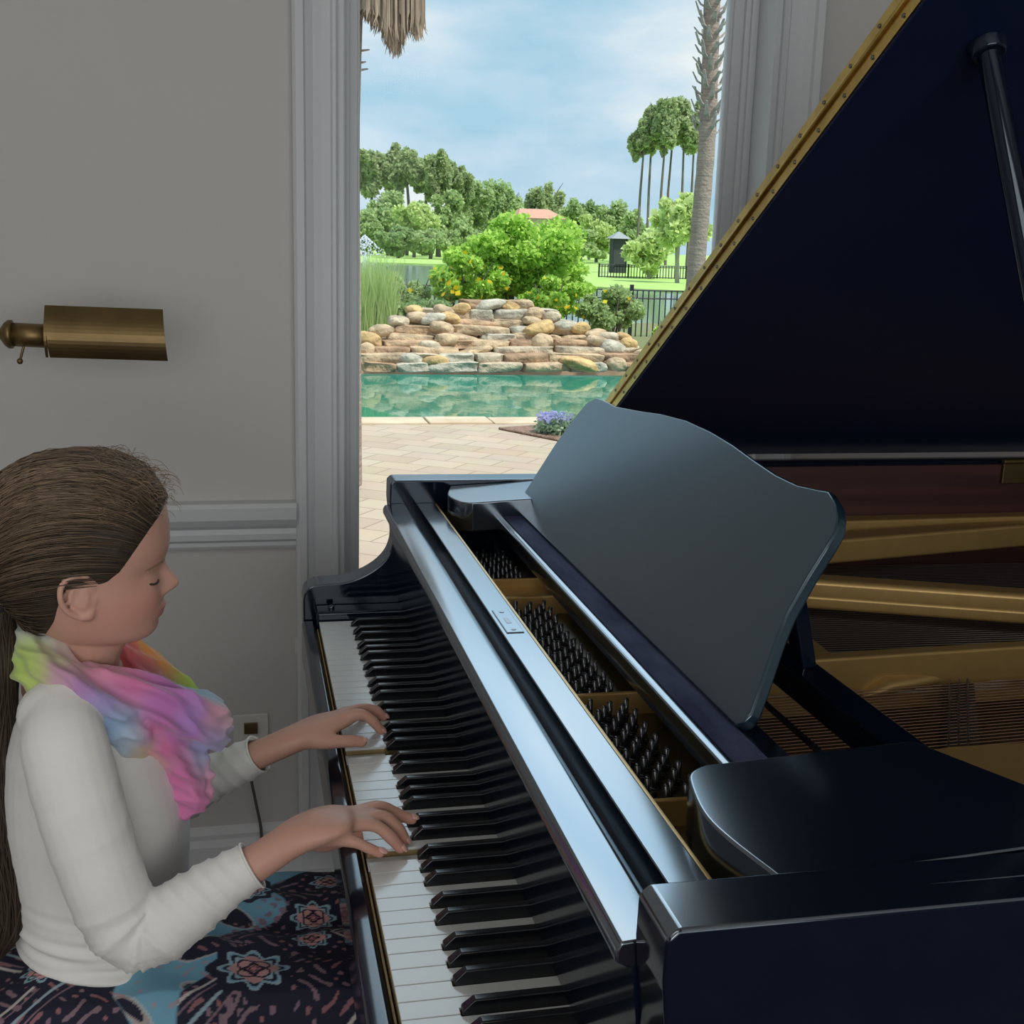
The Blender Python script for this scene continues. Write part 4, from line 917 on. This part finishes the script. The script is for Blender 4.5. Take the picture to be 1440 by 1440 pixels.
nt.links.new(tc.outputs['Object'], mp.inputs[0]); nt.links.new(mp.outputs[0], n.inputs['Vector']); nt.links.new(n.outputs[0], bp.inputs['Height']); nt.links.new(bp.outputs[0], b.inputs['Normal']); M['water'] = m
o = MB().box(-6, 12, 9.1, 14.0, WZ-.3, WZ).build('pool_water', 'water'); tag(o, 'still teal green swimming pool water reflecting the rock waterfall', 'water')
# ---- lawn banks and lake
M['lawn'] = mat('lawn', (.30, .48, .10), .95, noise=(1.2, (.40, .58, .16)))
M['lakewater'] = mat('lake_water', (.20, .26, .30), .08, bump=(3, .3, .02))
struct(MB().box(-40, 60, 15.4, 22.5, -1.5, -.86).build('garden_bed', mat('soil', (.20, .16, .08), .95, noise=(2, (.14, .20, .06)))))
o = MB().box(-120, 160, 22.5, 98, -1.6, -1.25).build('lake_water', 'lakewater'); tag(o, 'pale grey lake water behind the black garden fence', 'water')
mb = MB(); mb.box(-260, 300, 97, 330, -1.8, -1.15); struct(mb.build('far_lawn', 'lawn'))
# right-hand nearer lawn tongue
q = [gz(828, 402, -1.15), gz(1100, 415, -1.15), gz(1100, 372, -1.15), gz(820, 368, -1.15), gz(800, 380, -1.15)]
struct(MB().prism([tuple(p[:2]) for p in q], -1.8, -1.148, 2).build('lawn_bank', 'lawn', bevel=.05))
# ---- mulch bed with a clump of lilac flowers by the pool edge
q = [gz(700, 604, GZ), gz(735, 611, GZ), gz(800, 624, GZ), gz(880, 632, GZ), gz(930, 604, GZ), gz(760, 600, GZ)]
M['mulch'] = mat('mulch', (.16, .09, .06), .95, noise=(40, (.32, .20, .15)), bump=(60, .8, .02))
tag(MB().prism([tuple(p[:2]) for p in q], GZ, GZ+.02, 2).build('mulch_bed', 'mulch', bevel=.01), 'brown bark mulch bed at the near edge of the pool', 'flower bed')
fp = gz(785, 612, GZ); fl = empty('lilac_flower_clump', (fp[0], fp[1], GZ), 'low clump of lilac flowers with grey green leaves in the mulch bed', 'flowers')
leafmat('leaf_sage', (.22, .34, .20), (.48, .58, .42)); leafmat('petal_lilac', (.32, .34, .66), (.60, .58, .85)); leafmat('petal_yellow', (.85, .55, .02), (1., .78, .05))
foliage('leaves', [(fp[0]+.04, fp[1], GZ+.07, .24, .2, .10), (fp[0]+.25, fp[1]-.1, GZ+.06, .2, .16, .09)], 1500, .035, 'leaf_sage', fl); foliage('blossoms', [(fp[0]-.04, fp[1], GZ+.14, .16, .14, .05)], 260, .03, 'petal_lilac', fl, elong=1)
reparent_fix(fl)
# ---- rock waterfall
RW = empty('rock_waterfall', (2.0, 14.3, -1.0), 'tiered tan and grey stone waterfall standing at the far edge of the pool', 'waterfall')
stone_cols = [(.62, .45, .29), (.55, .36, .22), (.64, .52, .38), (.62, .56, .45), (.72, .48, .22), (.46, .29, .18), (.28, .26, .24), (.66, .48, .30)]
for i, c in enumerate(stone_cols): M['stone%d' % i] = mat('stone_%d' % i, c, .9, noise=(5, tuple(x*.5 for x in c), (1, 1, 3.2)), bump=(12, .9, .05))
def stone(cx, cy, cz, w, d, h, round_, ci, sd):
    r = np.random.default_rng(sd); bm = bmesh.new(); bmesh.ops.create_icosphere(bm, subdivisions=3, radius=1); ph = r.uniform(0, 6, 6); e = .95 if round_ else .27
    for v in bm.verts:
        p = v.co; q = [math.copysign(abs(p[k])**e, p[k]) for k in range(3)]; L = max(1e-6, math.sqrt(sum(t*t for t in q))); 
        if not round_: pass
        k = 1+.07*math.sin(p.x*3+ph[0])*math.sin(p.z*4+ph[1])+.05*math.sin(p.y*5+ph[2]+p.x*2)+.03*math.sin(p.x*9+ph[3])
        v.co = Vector((q[0]*w/2*k, q[1]*d/2*k, q[2]*h/2*(k if round_ else 1+.05*math.sin(p.x*4+ph[4]))))
    me = bpy.data.meshes.new('stone'); bm.to_mesh(me); bm.free(); me.polygons.foreach_set('use_smooth', [True]*len(me.polygons)); me.materials.append(M['stone%d' % ci])
    me.transform(Matrix.Translation((cx, cy, cz))@Matrix.Rotation(r.uniform(-.12, .12), 4, 'Z')@Matrix.Rotation(r.uniform(-.06, .06) if not round_ else r.uniform(-.3, .3), 4, 'Y'))
    o = bpy.data.objects.new('stone', me); COL.objects.link(o); o.parent = RW
def tier(py0, py1, xl, xr, Y, kind, seed, wpx=(34, 70), curve=.0):
    """one course of stones between two photo rows, laid at depth Y"""
    r = random.Random(seed); x = xl
    while x < xr-6:
        w = r.uniform(*wpx); w = min(w, xr-x); cx = x+w/2; u = (cx-(xl+xr)/2)/((xr-xl)/2); yy = Y-curve*(u*u)
        a = at(x, py1, yy); b = at(x+w, py0, yy); ww = b[0]-a[0]; hh = (b[2]-a[2]); rd = kind == 'r' or (kind == 'm' and r.random() < .28)
        ci = r.choice([0, 1, 2, 3, 7, 5, 2, 3] if not rd else [0, 4, 4, 7, 2]); 
        stone((a[0]+b[0])/2, yy+.22, (a[2]+b[2])/2, ww*1.03, .5 if not rd else max(.25, ww*.9), hh*1.12, rd, ci, r.randint(0, 9999)); x += w
tier(511, 523, 512, 1010, 14.05, 'f', 1, (40, 85)); tier(499, 512, 500, 1000, 14.15, 'f', 2, (38, 80)); tier(489, 500, 520, 905, 14.35, 'm', 3, (45, 90)); tier(480, 490, 535, 880, 14.5, 'f', 4, (50, 95))
tier(471, 481, 545, 860, 14.65, 'm', 5, (40, 80)); tier(460, 471, 560, 830, 14.8, 'f', 6, (45, 90)); tier(451, 460, 575, 800, 14.95, 'f', 7, (40, 80)); tier(436, 452, 590, 785, 15.1, 'f', 8, (30, 60)); tier(424, 438, 655, 745, 15.2, 'f', 9, (28, 48))
B_ = [(519, 478, 34, 20), (536, 465, 34, 16), (515, 492, 24, 18), (560, 452, 30, 15), (585, 447, 28, 16), (582, 436, 24, 12), (608, 449, 36, 15), (634, 447, 28, 14), (621, 462, 34, 18), (628, 478, 32, 17), (605, 487, 30, 15), (624, 437, 28, 14), (648, 434, 26, 14), (688, 429, 44, 14), (718, 432, 24, 12), (739, 430, 24, 17), (752, 442, 28, 18), (776, 446, 26, 15), (750, 453, 30, 13), (757, 463, 46, 20), (795, 458, 32, 14), (817, 462, 26, 17), (762, 482, 30, 22), (838, 470, 30, 13), (855, 474, 36, 14), (842, 481, 38, 15), (876, 474, 24, 12), (862, 490, 36, 21), (884, 484, 26, 16), (906, 498, 34, 14), (924, 512, 40, 14), (960, 508, 44, 16), (868, 512, 30, 18), (815, 512, 54, 17), (578, 505, 36, 15), (612, 507, 38, 14)]
for i, (px, py, w, h) in enumerate(B_):
    Y = 13.95+(523-py)/100*1.35; s = Y+.7; c = at(px, py, Y); stone(c[0], Y, c[2], w*s/1702*1.08, w*s/1702*.8, h*s/1702*1.15, True, [4, 0, 7, 2, 0, 4, 3][i % 7], 100+i)
core = MB(); pr = [(505, 523), (510, 480), (545, 462), (590, 445), (655, 432), (745, 432), (790, 455), (850, 478), (905, 500), (1010, 512), (1010, 525)]
core.prism([(at(px, py+5, 15.5)[0], at(px, py+5, 15.5)[2]) for px, py in pr], 15.32, 15.9, 1); M['mortar'] = mat('mortar', (.50, .33, .20), .95, noise=(4, (.36, .24, .15))); core.build('mortar_core', 'mortar', RW)
reparent_fix(RW)
# ---- fences
def fence(name, p0, p1, h, n, label, posts=3, t=.011, tp=.035, zb=None):
    o = empty(name, (float(p0[0]), float(p0[1]), float(p0[2])), label, 'fence'); p0 = Vector(p0); p1 = Vector(p1); d = p1-p0
    for k, u in enumerate((.96, .84, .06)): mb = MB(); mb.tube([p0+Vector((0, 0, h*u)), p1+Vector((0, 0, h*u))], t*1.3, 4, cap=False); mb.build('rail', 'iron', o)
    base = None
    for i in range(n):
        p = p0+d*(i/(n-1)); post = (i % max(1, n//posts) == 0)
        mb = MB(); w = tp if post else t; mb.box(p.x-w, p.x+w, p.y-w, p.y+w, p.z, p.z+h*(1.04 if post else .96)); mb.build('post' if post else 'picket', 'iron', o)
    reparent_fix(o)
FY = 19.; a = at(505, 500, FY); b = at(1010, 500, FY); hgt = at(760, 405, FY)[2]-at(760, 497, FY)[2]
fence('garden_fence', (a[0], FY, at(760, 497, FY)[2]), (b[0], FY, at(760, 497, FY)[2]), hgt/.96, 62, 'black iron picket fence behind the shrubs and the rock waterfall', posts=4, t=.009, tp=.028)
Yf = gz(900, 391, -1.15)[1]; a = at(842, 389, Yf); b = at(1000, 394, Yf); a[2] = b[2] = -1.15
fence('lawn_fence', (a[0], Yf, a[2]), (b[0], Yf, b[2]), at(842, 371, Yf)[2]-a[2], 40, 'small distant black fence on the bright lawn across the lake', posts=4, t=.02, tp=.04)
# ---- shrubs
def shrub(name, label, cat, px, py_top, py_bot, wpx, Y, n, size, m, k=9, yellow=0, group=None, extra=None, sd=0):
    r = np.random.default_rng(sd+px); c = at(px, (py_top+py_bot)/2, Y); w = wpx/2*(Y+.7)/FOC; h = (py_bot-py_top)/2*(Y+.7)/FOC
    o = empty(name, (c[0], Y, c[2]-h), label, cat, group); L = lumps(c, w, h, k, r, dep=min(w, 1.0)); foliage('foliage', L, int(n*2.6), size*.58, m, o, r)
    gz0 = -.86 if Y > 15.4 else WZ
    mb = MB()
    for i in range(6): a_ = r.uniform(-.5, .5, 2)*w; mb.tube([(c[0]+a_[0]*.2, Y+a_[1]*.2, gz0), (c[0]+a_[0]*.6, Y+a_[1]*.5, c[2]-h*.2), (c[0]+a_[0]*1.3, Y+a_[1], c[2]+h*.6)], [.02, .014, .005], 5, cap=False)
    mb.build('stems', 'bark', o)
    if yellow: foliage('blossoms', [(x, y-.15, z, a*1.0, b2, c2) for x, y, z, a, b2, c2 in L], yellow, .075, 'petal_yellow', o, r, elong=1, shell=.95)
    reparent_fix(o)
shrub('flowering_bush', 'large bright green bush rising behind the centre of the rock waterfall', 'bush', 738, 293, 448, 262, 17.2, 10000, .10, 'leaf_bright', 14)
shrub('flowering_bush', 'bush with yellow trumpet flowers left of the large green bush', 'bush', 655, 350, 445, 120, 16.6, 5200, .085, 'leaf_bright', 9, yellow=70)
shrub('flowering_bush', 'low green bush with a few yellow flowers right of the large bush', 'bush', 775, 385, 462, 130, 16.3, 4200, .085, 'leaf_bright', 9, yellow=38)
shrub('green_shrub', 'green shrub with narrow leaves in front of the fence, right of the waterfall', 'shrub', 862, 395, 482, 110, 16.7, 4200, .08, 'leaf_mid', 9, yellow=10)
shrub('green_shrub', 'loose grey green shrub left of the yellow flowering bush', 'shrub', 578, 375, 460, 90, 17., 3300, .08, 'leaf_mid', 8, yellow=6)
shrub('green_shrub', 'small light green shrub against the fence, rightmost beside the palm', 'shrub', 938, 440, 492, 46, 17.6, 1100, .08, 'leaf_bright', 5, yellow=4)
shrub('green_shrub', 'dark green low shrub at the foot of the bushes, just left of the waterfall crest', 'shrub', 600, 415, 455, 80, 16.0, 2000, .07, 'leaf_dark', 7)
# ornamental grass, left
g0 = at(528, 470, 16.); g0[2] = -.86; og = empty('ornamental_grass', (g0[0], 16., g0[2]), 'tall upright clump of ornamental grass at the left end of the waterfall', 'grass')
V = []; F = []; T = []
for i in range(900):
    x = g0[0]+random.uniform(-.32, .22); y = 16+random.uniform(-.25, .25); h = random.uniform(.8, 1.3); lean = random.uniform(-.25, .25); w = .008; k = len(V)
    for u in (0, .5, 1): V += [(x+lean*u*u-w*(1-u*.9), y, g0[2]+h*u), (x+lean*u*u+w*(1-u*.9), y, g0[2]+h*u)]
    F += [(k, k+1, k+3, k+2), (k+2, k+3, k+5, k+4)]; t = random.random(); T += [(t, t, t)]*6
quick('blades', V, F, 'leaf_grass', og, tone=np.array(T)); reparent_fix(og)
# ---- trees across the lake
def tree(name, label, px, py_top, py_bot, wpx, Y, m, n=2600, size=.5, trunk=.12, crown=1., k=12, group=None, tm='bark', sd=0, bare=.0):
    r = np.random.default_rng(int(px*7+py_top)+sd)
    if Y > 50: Y = Y*1.42+20; n = int(n*3.4); size *= .62; trunk *= 1.4
    else: Y = gz(px, py_bot, -1.15)[1]; trunk *= Y/44; size *= Y/44
    c0 = at(px, py_bot, Y); c0[2] = -1.15; c1 = at(px, py_top, Y); H = c1[2]-c0[2]; w = wpx/2*(Y+.7)/FOC*(1.28 if Y > 100 else 1)
    ch = H*crown/2; cc = np.array([c0[0], Y, c1[2]-ch]); o = empty(name, (c0[0], Y, c0[2]), label, 'tree', group)
    foliage('crown', lumps(cc, w, ch, k, r, dep=w*.8), n, size, m, o, r, elong=1.3)
    mb = MB(); top = c1[2]-ch*.6; mb.tube([(c0[0], Y, c0[2]), (c0[0]+r.uniform(-.1, .1)*w, Y, (c0[2]+top)/2), (c0[0]+r.uniform(-.15, .15)*w, Y, top)], [trunk, trunk*.85, trunk*.5], 7, cap=False)
    for i in range(5):
        z = cc[2]-ch*.5+ch*1.2*r.random(); q = r.uniform(0, 6.3); L = w*.42; mb.tube([(c0[0], Y, z-ch*.25), (c0[0]+math.cos(q)*L*.5, Y+math.sin(q)*L*.4, z), (c0[0]+math.cos(q)*L, Y+math.sin(q)*L*.6, z+ch*.2)], [trunk*.45, trunk*.3, .03], 5, cap=False)
    mb.build('trunk', tm, o); reparent_fix(o)
FAR = 1.42
GP = 'pines in the left part of the far tree line'
for i, (px, pt, w, Y) in enumerate([(500, 212, 40, 92), (522, 205, 44, 90), (548, 200, 46, 94), (572, 203, 44, 88), (596, 212, 40, 92), (615, 206, 34, 86), (632, 222, 34, 90), (650, 236, 34, 88)]):
    tree('pine_tree', 'tall pine with an open crown in the far left tree line', px, pt, 352, w, Y, 'leaf_pine', 2300, .62, .16, .50, 11, GP)
GB = 'rounded trees along the far shore'
for i, (px, pt, pb, w, Y, m) in enumerate([(512, 290, 368, 60, 80, 'leaf_mid'), (545, 268, 366, 70, 84, 'leaf_mid'), (582, 282, 366, 62, 78, 'leaf_lime'), (618, 262, 366, 66, 84, 'leaf_mid'), (655, 246, 366, 60, 90, 'leaf_mid'), (690, 250, 366, 62, 94, 'leaf_mid'), (715, 262, 366, 50, 88, 'leaf_mid'), (745, 252, 366, 56, 96, 'leaf_pine'), (775, 250, 366, 50, 98, 'leaf_pine'), (800, 268, 366, 50, 90, 'leaf_mid'), (828, 264, 372, 46, 94, 'leaf_dark'), (862, 276, 378, 64, 88, 'leaf_mid'), (838, 298, 378, 54, 78, 'leaf_lime'), (893, 290, 380, 50, 84, 'leaf_mid'), (560, 318, 368, 60, 72, 'leaf_dark'), (605, 322, 368, 60, 72, 'leaf_mid'), (645, 312, 368, 60, 74, 'leaf_mid'), (700, 318, 370, 70, 74, 'leaf_mid'), (815, 322, 380, 56, 70, 'leaf_mid')]):
    tree('broadleaf_tree', 'rounded green broadleaf tree on the far shore of the lake', px, pt, pb, w, Y, m, 2400, .55, .14, .92, 12, GB)
GT = 'tall thin pines at the right'
for i, (px, pt, w, Y) in enumerate([(897, 150, 36, 70), (911, 138, 40, 71), (926, 134, 40, 69), (938, 142, 34, 72), (955, 134, 42, 70), (968, 140, 36, 73), (980, 146, 34, 71)]):
    tree('tall_pine', 'very tall pine with a bare thin trunk and high crown left of the palm', px, pt, 330, w, Y, 'leaf_pine', 1500, .5, .11, .36, 9, GT, sd=i)
tree('willow_tree', 'pale green drooping tree on the lawn, left of the light trunked tree', 912, 314, 392, 92, 46, 'leaf_lime', 3600, .22, .08, .95, 12, tm='palebark')
tree('broadleaf_tree', 'bright green tree with a pale forked trunk beside the palm', 952, 266, 398, 104, 42, 'leaf_lime', 3600, .22, .09, .66, 12, tm='palebark')
o = None
# small house roof and screened gazebo
h0 = at(727, 306, 100); h1 = at(798, 294, 100); M['rooftile'] = mat('roof_tile', (.62, .32, .22), .8, noise=(3, (.50, .26, .18)))
hs = empty('lake_house', (h0[0], 100, -1.15), 'small distant house with a terracotta roof behind the large bush', 'house')
MB().box(h0[0]+.2, h1[0]-.2, 100, 106, -1.15, h0[2]).build('wall', mat('stucco', (.62, .50, .40), .9), hs)
MB().add([(h0[0], 99.6, h0[2]), (h1[0], 99.6, h0[2]), (h1[0], 106.4, h0[2]), (h0[0], 106.4, h0[2]), (h0[0]+.9, 103, h1[2]), (h1[0]-.9, 103, h1[2])], [(0, 1, 5, 4), (1, 2, 5), (2, 3, 4, 5), (3, 0, 4), (0, 3, 2, 1)]).build('roof', 'rooftile', hs); reparent_fix(hs)
YG = gz(870, 384, -1.15)[1]; g0 = at(861, 378, YG); g1 = at(882, 336, YG); g0[2] = -1.148; gb = empty('garden_gazebo', (g0[0], YG, g0[2]), 'dark screened gazebo with a grey roof on the far lawn', 'gazebo')
MB().box(g0[0]+.02, g1[0]-.02, YG, YG+.9, g0[2], g1[2]).build('screen', mat('dark_screen', (.05, .055, .06), .8), gb)
for x in (g0[0], g1[0]): MB().box(x-.03, x+.03, YG-.05, YG+.02, g0[2], g1[2]).build('post', 'iron', gb)
MB().add([(g0[0]-.2, YG-.3, g1[2]), (g1[0]+.2, YG-.3, g1[2]), (g1[0]+.2, YG+1.2, g1[2]), (g0[0]-.2, YG+1.2, g1[2]), ((g0[0]+g1[0])/2, YG+.45, g1[2]+.5)], [(0, 1, 4), (1, 2, 4), (2, 3, 4), (3, 0, 4), (0, 3, 2, 1)]).build('roof', mat('grey_roof', (.30, .32, .33), .7), gb); reparent_fix(gb)
# fountain in the lake
f0 = at(513, 378, 75); f0[2] = -1.25; fo = []
M['spray'] = mat('water_spray', (.85, .88, .9), .6)
V = []; F = []
for i in range(420):
    u = random.random(); a_ = random.gauss(0, .10); t = random.random(); x = f0[0]+a_*13*t*.55; z = f0[2]+4*t*(1-t)*2.1*max(.1, 1-abs(a_)*1.5); y = 75+random.gauss(0, .1); s = .03; k = len(V)
    V += [(x-s, y, z), (x, y, z+s*2), (x+s, y, z), (x, y, z-s*2)]; F += [(k, k+1, k+2, k+3)]
tag(quick('fountain_spray', V, F, 'spray'), 'white fountain spray on the lake at the left window edge', 'fountain')
# ---- palms
pB = at(972, 425, 14.3); pB[2] = -.96; pT = at(1003, -60, 14.3); pm = at(994, 200, 14.3)
pal = empty('palm_tree', (pB[0], 14.3, pB[2]), 'palm trunk with jagged old leaf bases standing at the right edge of the window', 'palm')
mpth = catmull([pB, at(983, 330, 14.3), pm, at(999, 80, 14.3), pT], 8)
mb = MB(); mb.tube(mpth, [.118-.022*i/len(mpth)+.003*math.sin(i*2.3) for i in range(len(mpth))], 20); M['palmbark'] = mat('palm_bark', (.40, .31, .25), .95, noise=(14, (.26, .20, .17), (.4, .4, 5)), bump=(30, .7, .02)); mb.build('trunk', 'palmbark', pal, smooth=True)
M['boot'] = mat('palm_boot', (.46, .42, .38), .9, noise=(20, (.28, .25, .22)))
for k in range(78):
    v = 190-k*3.2; base = at(994+(190-v)*.045, v, 14.3); q = k*2.4; r = .095
    p0 = base+np.array([math.cos(q)*r*.7, math.sin(q)*r*.7, 0]); p1 = base+np.array([math.cos(q)*(r+.06), math.sin(q)*(r+.06), .05]); p2 = base+np.array([math.cos(q)*(r+.12), math.sin(q)*(r+.12), .16+.05*math.sin(k)])
    mb = MB(); mb.tube([p0, p1, p2], [(.012, .045), (.012, .034), (.008, .018)], 6); mb.build('leaf_base', 'boot', pal)
reparent_fix(pal)
pY = 6.5; p0 = at(478, 200, pY)
pa = empty('palm_tree', (p0[0], pY, GZ), 'palm with a skirt of dry brown fronds hanging at the top left of the window', 'palm')
mb = MB(); mb.tube([(p0[0], pY, GZ), (p0[0], pY, 1.2), (p0[0]+.05, pY, 3.4)], [.13, .11, .12], 16); mb.build('trunk', 'palmbark', pa, smooth=True)
for v, e in ((70, 519), (87, 514), (97, 517)): a_ = at(e, v, pY); MB().tube([(p0[0]+.08, pY, a_[2]-.015), tuple(a_)], [.010, .004], 6).build('leaf_base', 'boot', pa)
M['deadfrond'] = mat('dead_frond', (.46, .36, .27), .9, noise=(9, (.26, .19, .14), (6, 6, .6)))
V = []; F = []
for k in range(1150):
    c = random.choices([(532, 18, 52), (556, 14, 84), (548, 16, 70), (570, 8, 55), (586, 8, 62), (520, 12, 36)], [3, 4, 3, 1, 3, 2])[0]
    x0 = c[0]+random.gauss(0, c[1]*.55); tip = c[2]*random.uniform(.55, 1.02)-abs(x0-c[0])*1.0; y = pY+random.uniform(-.25, .25)
    a_ = at(x0*.93+c[0]*.07, -70, y); b_ = at(x0, tip*.6, y); c_ = at(x0+random.gauss(0, 3.5), tip, y); w = random.uniform(.003, .007); n0 = len(V)
    for p, ww in ((a_, w), (b_, w), (c_, .0008)): V += [(p[0]-ww, p[1]+random.uniform(-.003, .003), p[2]), (p[0]+ww, p[1], p[2])]
    F += [(n0, n0+1, n0+3, n0+2), (n0+2, n0+3, n0+5, n0+4)]
quick('dead_fronds', V, F, 'deadfrond', pa)['kind'] = 'stuff'; reparent_fix(pa)

# ================================================================ sky, sun, fill lights, camera
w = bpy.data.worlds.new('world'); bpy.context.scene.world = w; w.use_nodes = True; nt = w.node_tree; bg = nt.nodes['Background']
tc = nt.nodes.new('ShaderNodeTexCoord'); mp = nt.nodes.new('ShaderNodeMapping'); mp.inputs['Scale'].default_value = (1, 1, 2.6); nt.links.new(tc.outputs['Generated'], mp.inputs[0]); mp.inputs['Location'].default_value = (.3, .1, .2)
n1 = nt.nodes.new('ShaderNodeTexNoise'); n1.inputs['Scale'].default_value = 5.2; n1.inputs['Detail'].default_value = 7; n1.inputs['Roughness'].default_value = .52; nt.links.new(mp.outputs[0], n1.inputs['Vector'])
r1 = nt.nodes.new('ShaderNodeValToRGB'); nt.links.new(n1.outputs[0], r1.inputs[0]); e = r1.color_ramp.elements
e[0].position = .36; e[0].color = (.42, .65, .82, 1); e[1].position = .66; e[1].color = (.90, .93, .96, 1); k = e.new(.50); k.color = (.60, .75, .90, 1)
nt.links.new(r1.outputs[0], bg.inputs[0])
# sky patch above the view, brightness added for lacquer reflections and indoor light
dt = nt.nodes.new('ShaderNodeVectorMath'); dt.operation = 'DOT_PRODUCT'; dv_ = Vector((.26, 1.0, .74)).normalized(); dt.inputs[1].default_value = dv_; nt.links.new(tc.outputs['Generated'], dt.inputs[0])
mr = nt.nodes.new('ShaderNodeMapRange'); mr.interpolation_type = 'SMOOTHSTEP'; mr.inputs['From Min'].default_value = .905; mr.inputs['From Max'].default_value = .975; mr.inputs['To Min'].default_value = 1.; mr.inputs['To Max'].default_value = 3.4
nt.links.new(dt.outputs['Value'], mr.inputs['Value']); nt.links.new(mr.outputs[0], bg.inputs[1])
def light(name, typ, loc, power, col=(1, 1, 1), size=None, target=None, rot=None):
    l = bpy.data.lights.new(name, typ); l.energy = power; l.color = col
    if typ == 'AREA': l.shape = 'RECTANGLE'; l.size, l.size_y = size
    o = bpy.data.objects.new(name, l); COL.objects.link(o); o.location = loc
    if target: o.rotation_euler = (Vector(target)-Vector(loc)).to_track_quat('-Z', 'Y').to_euler()
    return o
s = light('sun', 'SUN', (0, 0, 10), 4.3, (1, .96, .90)); s.data.angle = .02; s.rotation_euler = Vector((-.45, .40, -1.0)).to_track_quat('-Z', 'Y').to_euler()
light('rear_fill', 'AREA', (0, -3.45, .8), 54, (1, .97, .93), (3.6, 1.7), (0, 1, .6))  # added fill behind the camera, lifts the room's ambient level
light('ceiling_fill', 'AREA', (-1.2, -.6, 2.05), 6, (1, .96, .9), (1.2, 1.2), (-1.2, -.6, 0))  # added overhead fill light, no fixture stands here
cam = bpy.data.cameras.new('camera'); co = bpy.data.objects.new('camera', cam); COL.objects.link(co); cam.sensor_fit = 'HORIZONTAL'; cam.sensor_width = 36; cam.lens = FOC/1440*36; cam.clip_start = .02; cam.clip_end = 1000
co.matrix_world = Matrix(((BR[0], BU[0], -BF[0], CAM[0]), (BR[1], BU[1], -BF[1], CAM[1]), (BR[2], BU[2], -BF[2], CAM[2]), (0, 0, 0, 1)))
bpy.context.scene.camera = co
# lift everything so that the floor is at z = 0
for o in bpy.data.objects:
    if o.parent is None: o.matrix_basis = Matrix.Translation((0, 0, -FZ))@o.matrix_basis
vs_ = bpy.context.scene.view_settings; vs_.view_transform = 'Standard'; vs_.look = 'None'; vs_.gamma = 1; vs_.use_curve_mapping = False; vs_.exposure = 0.
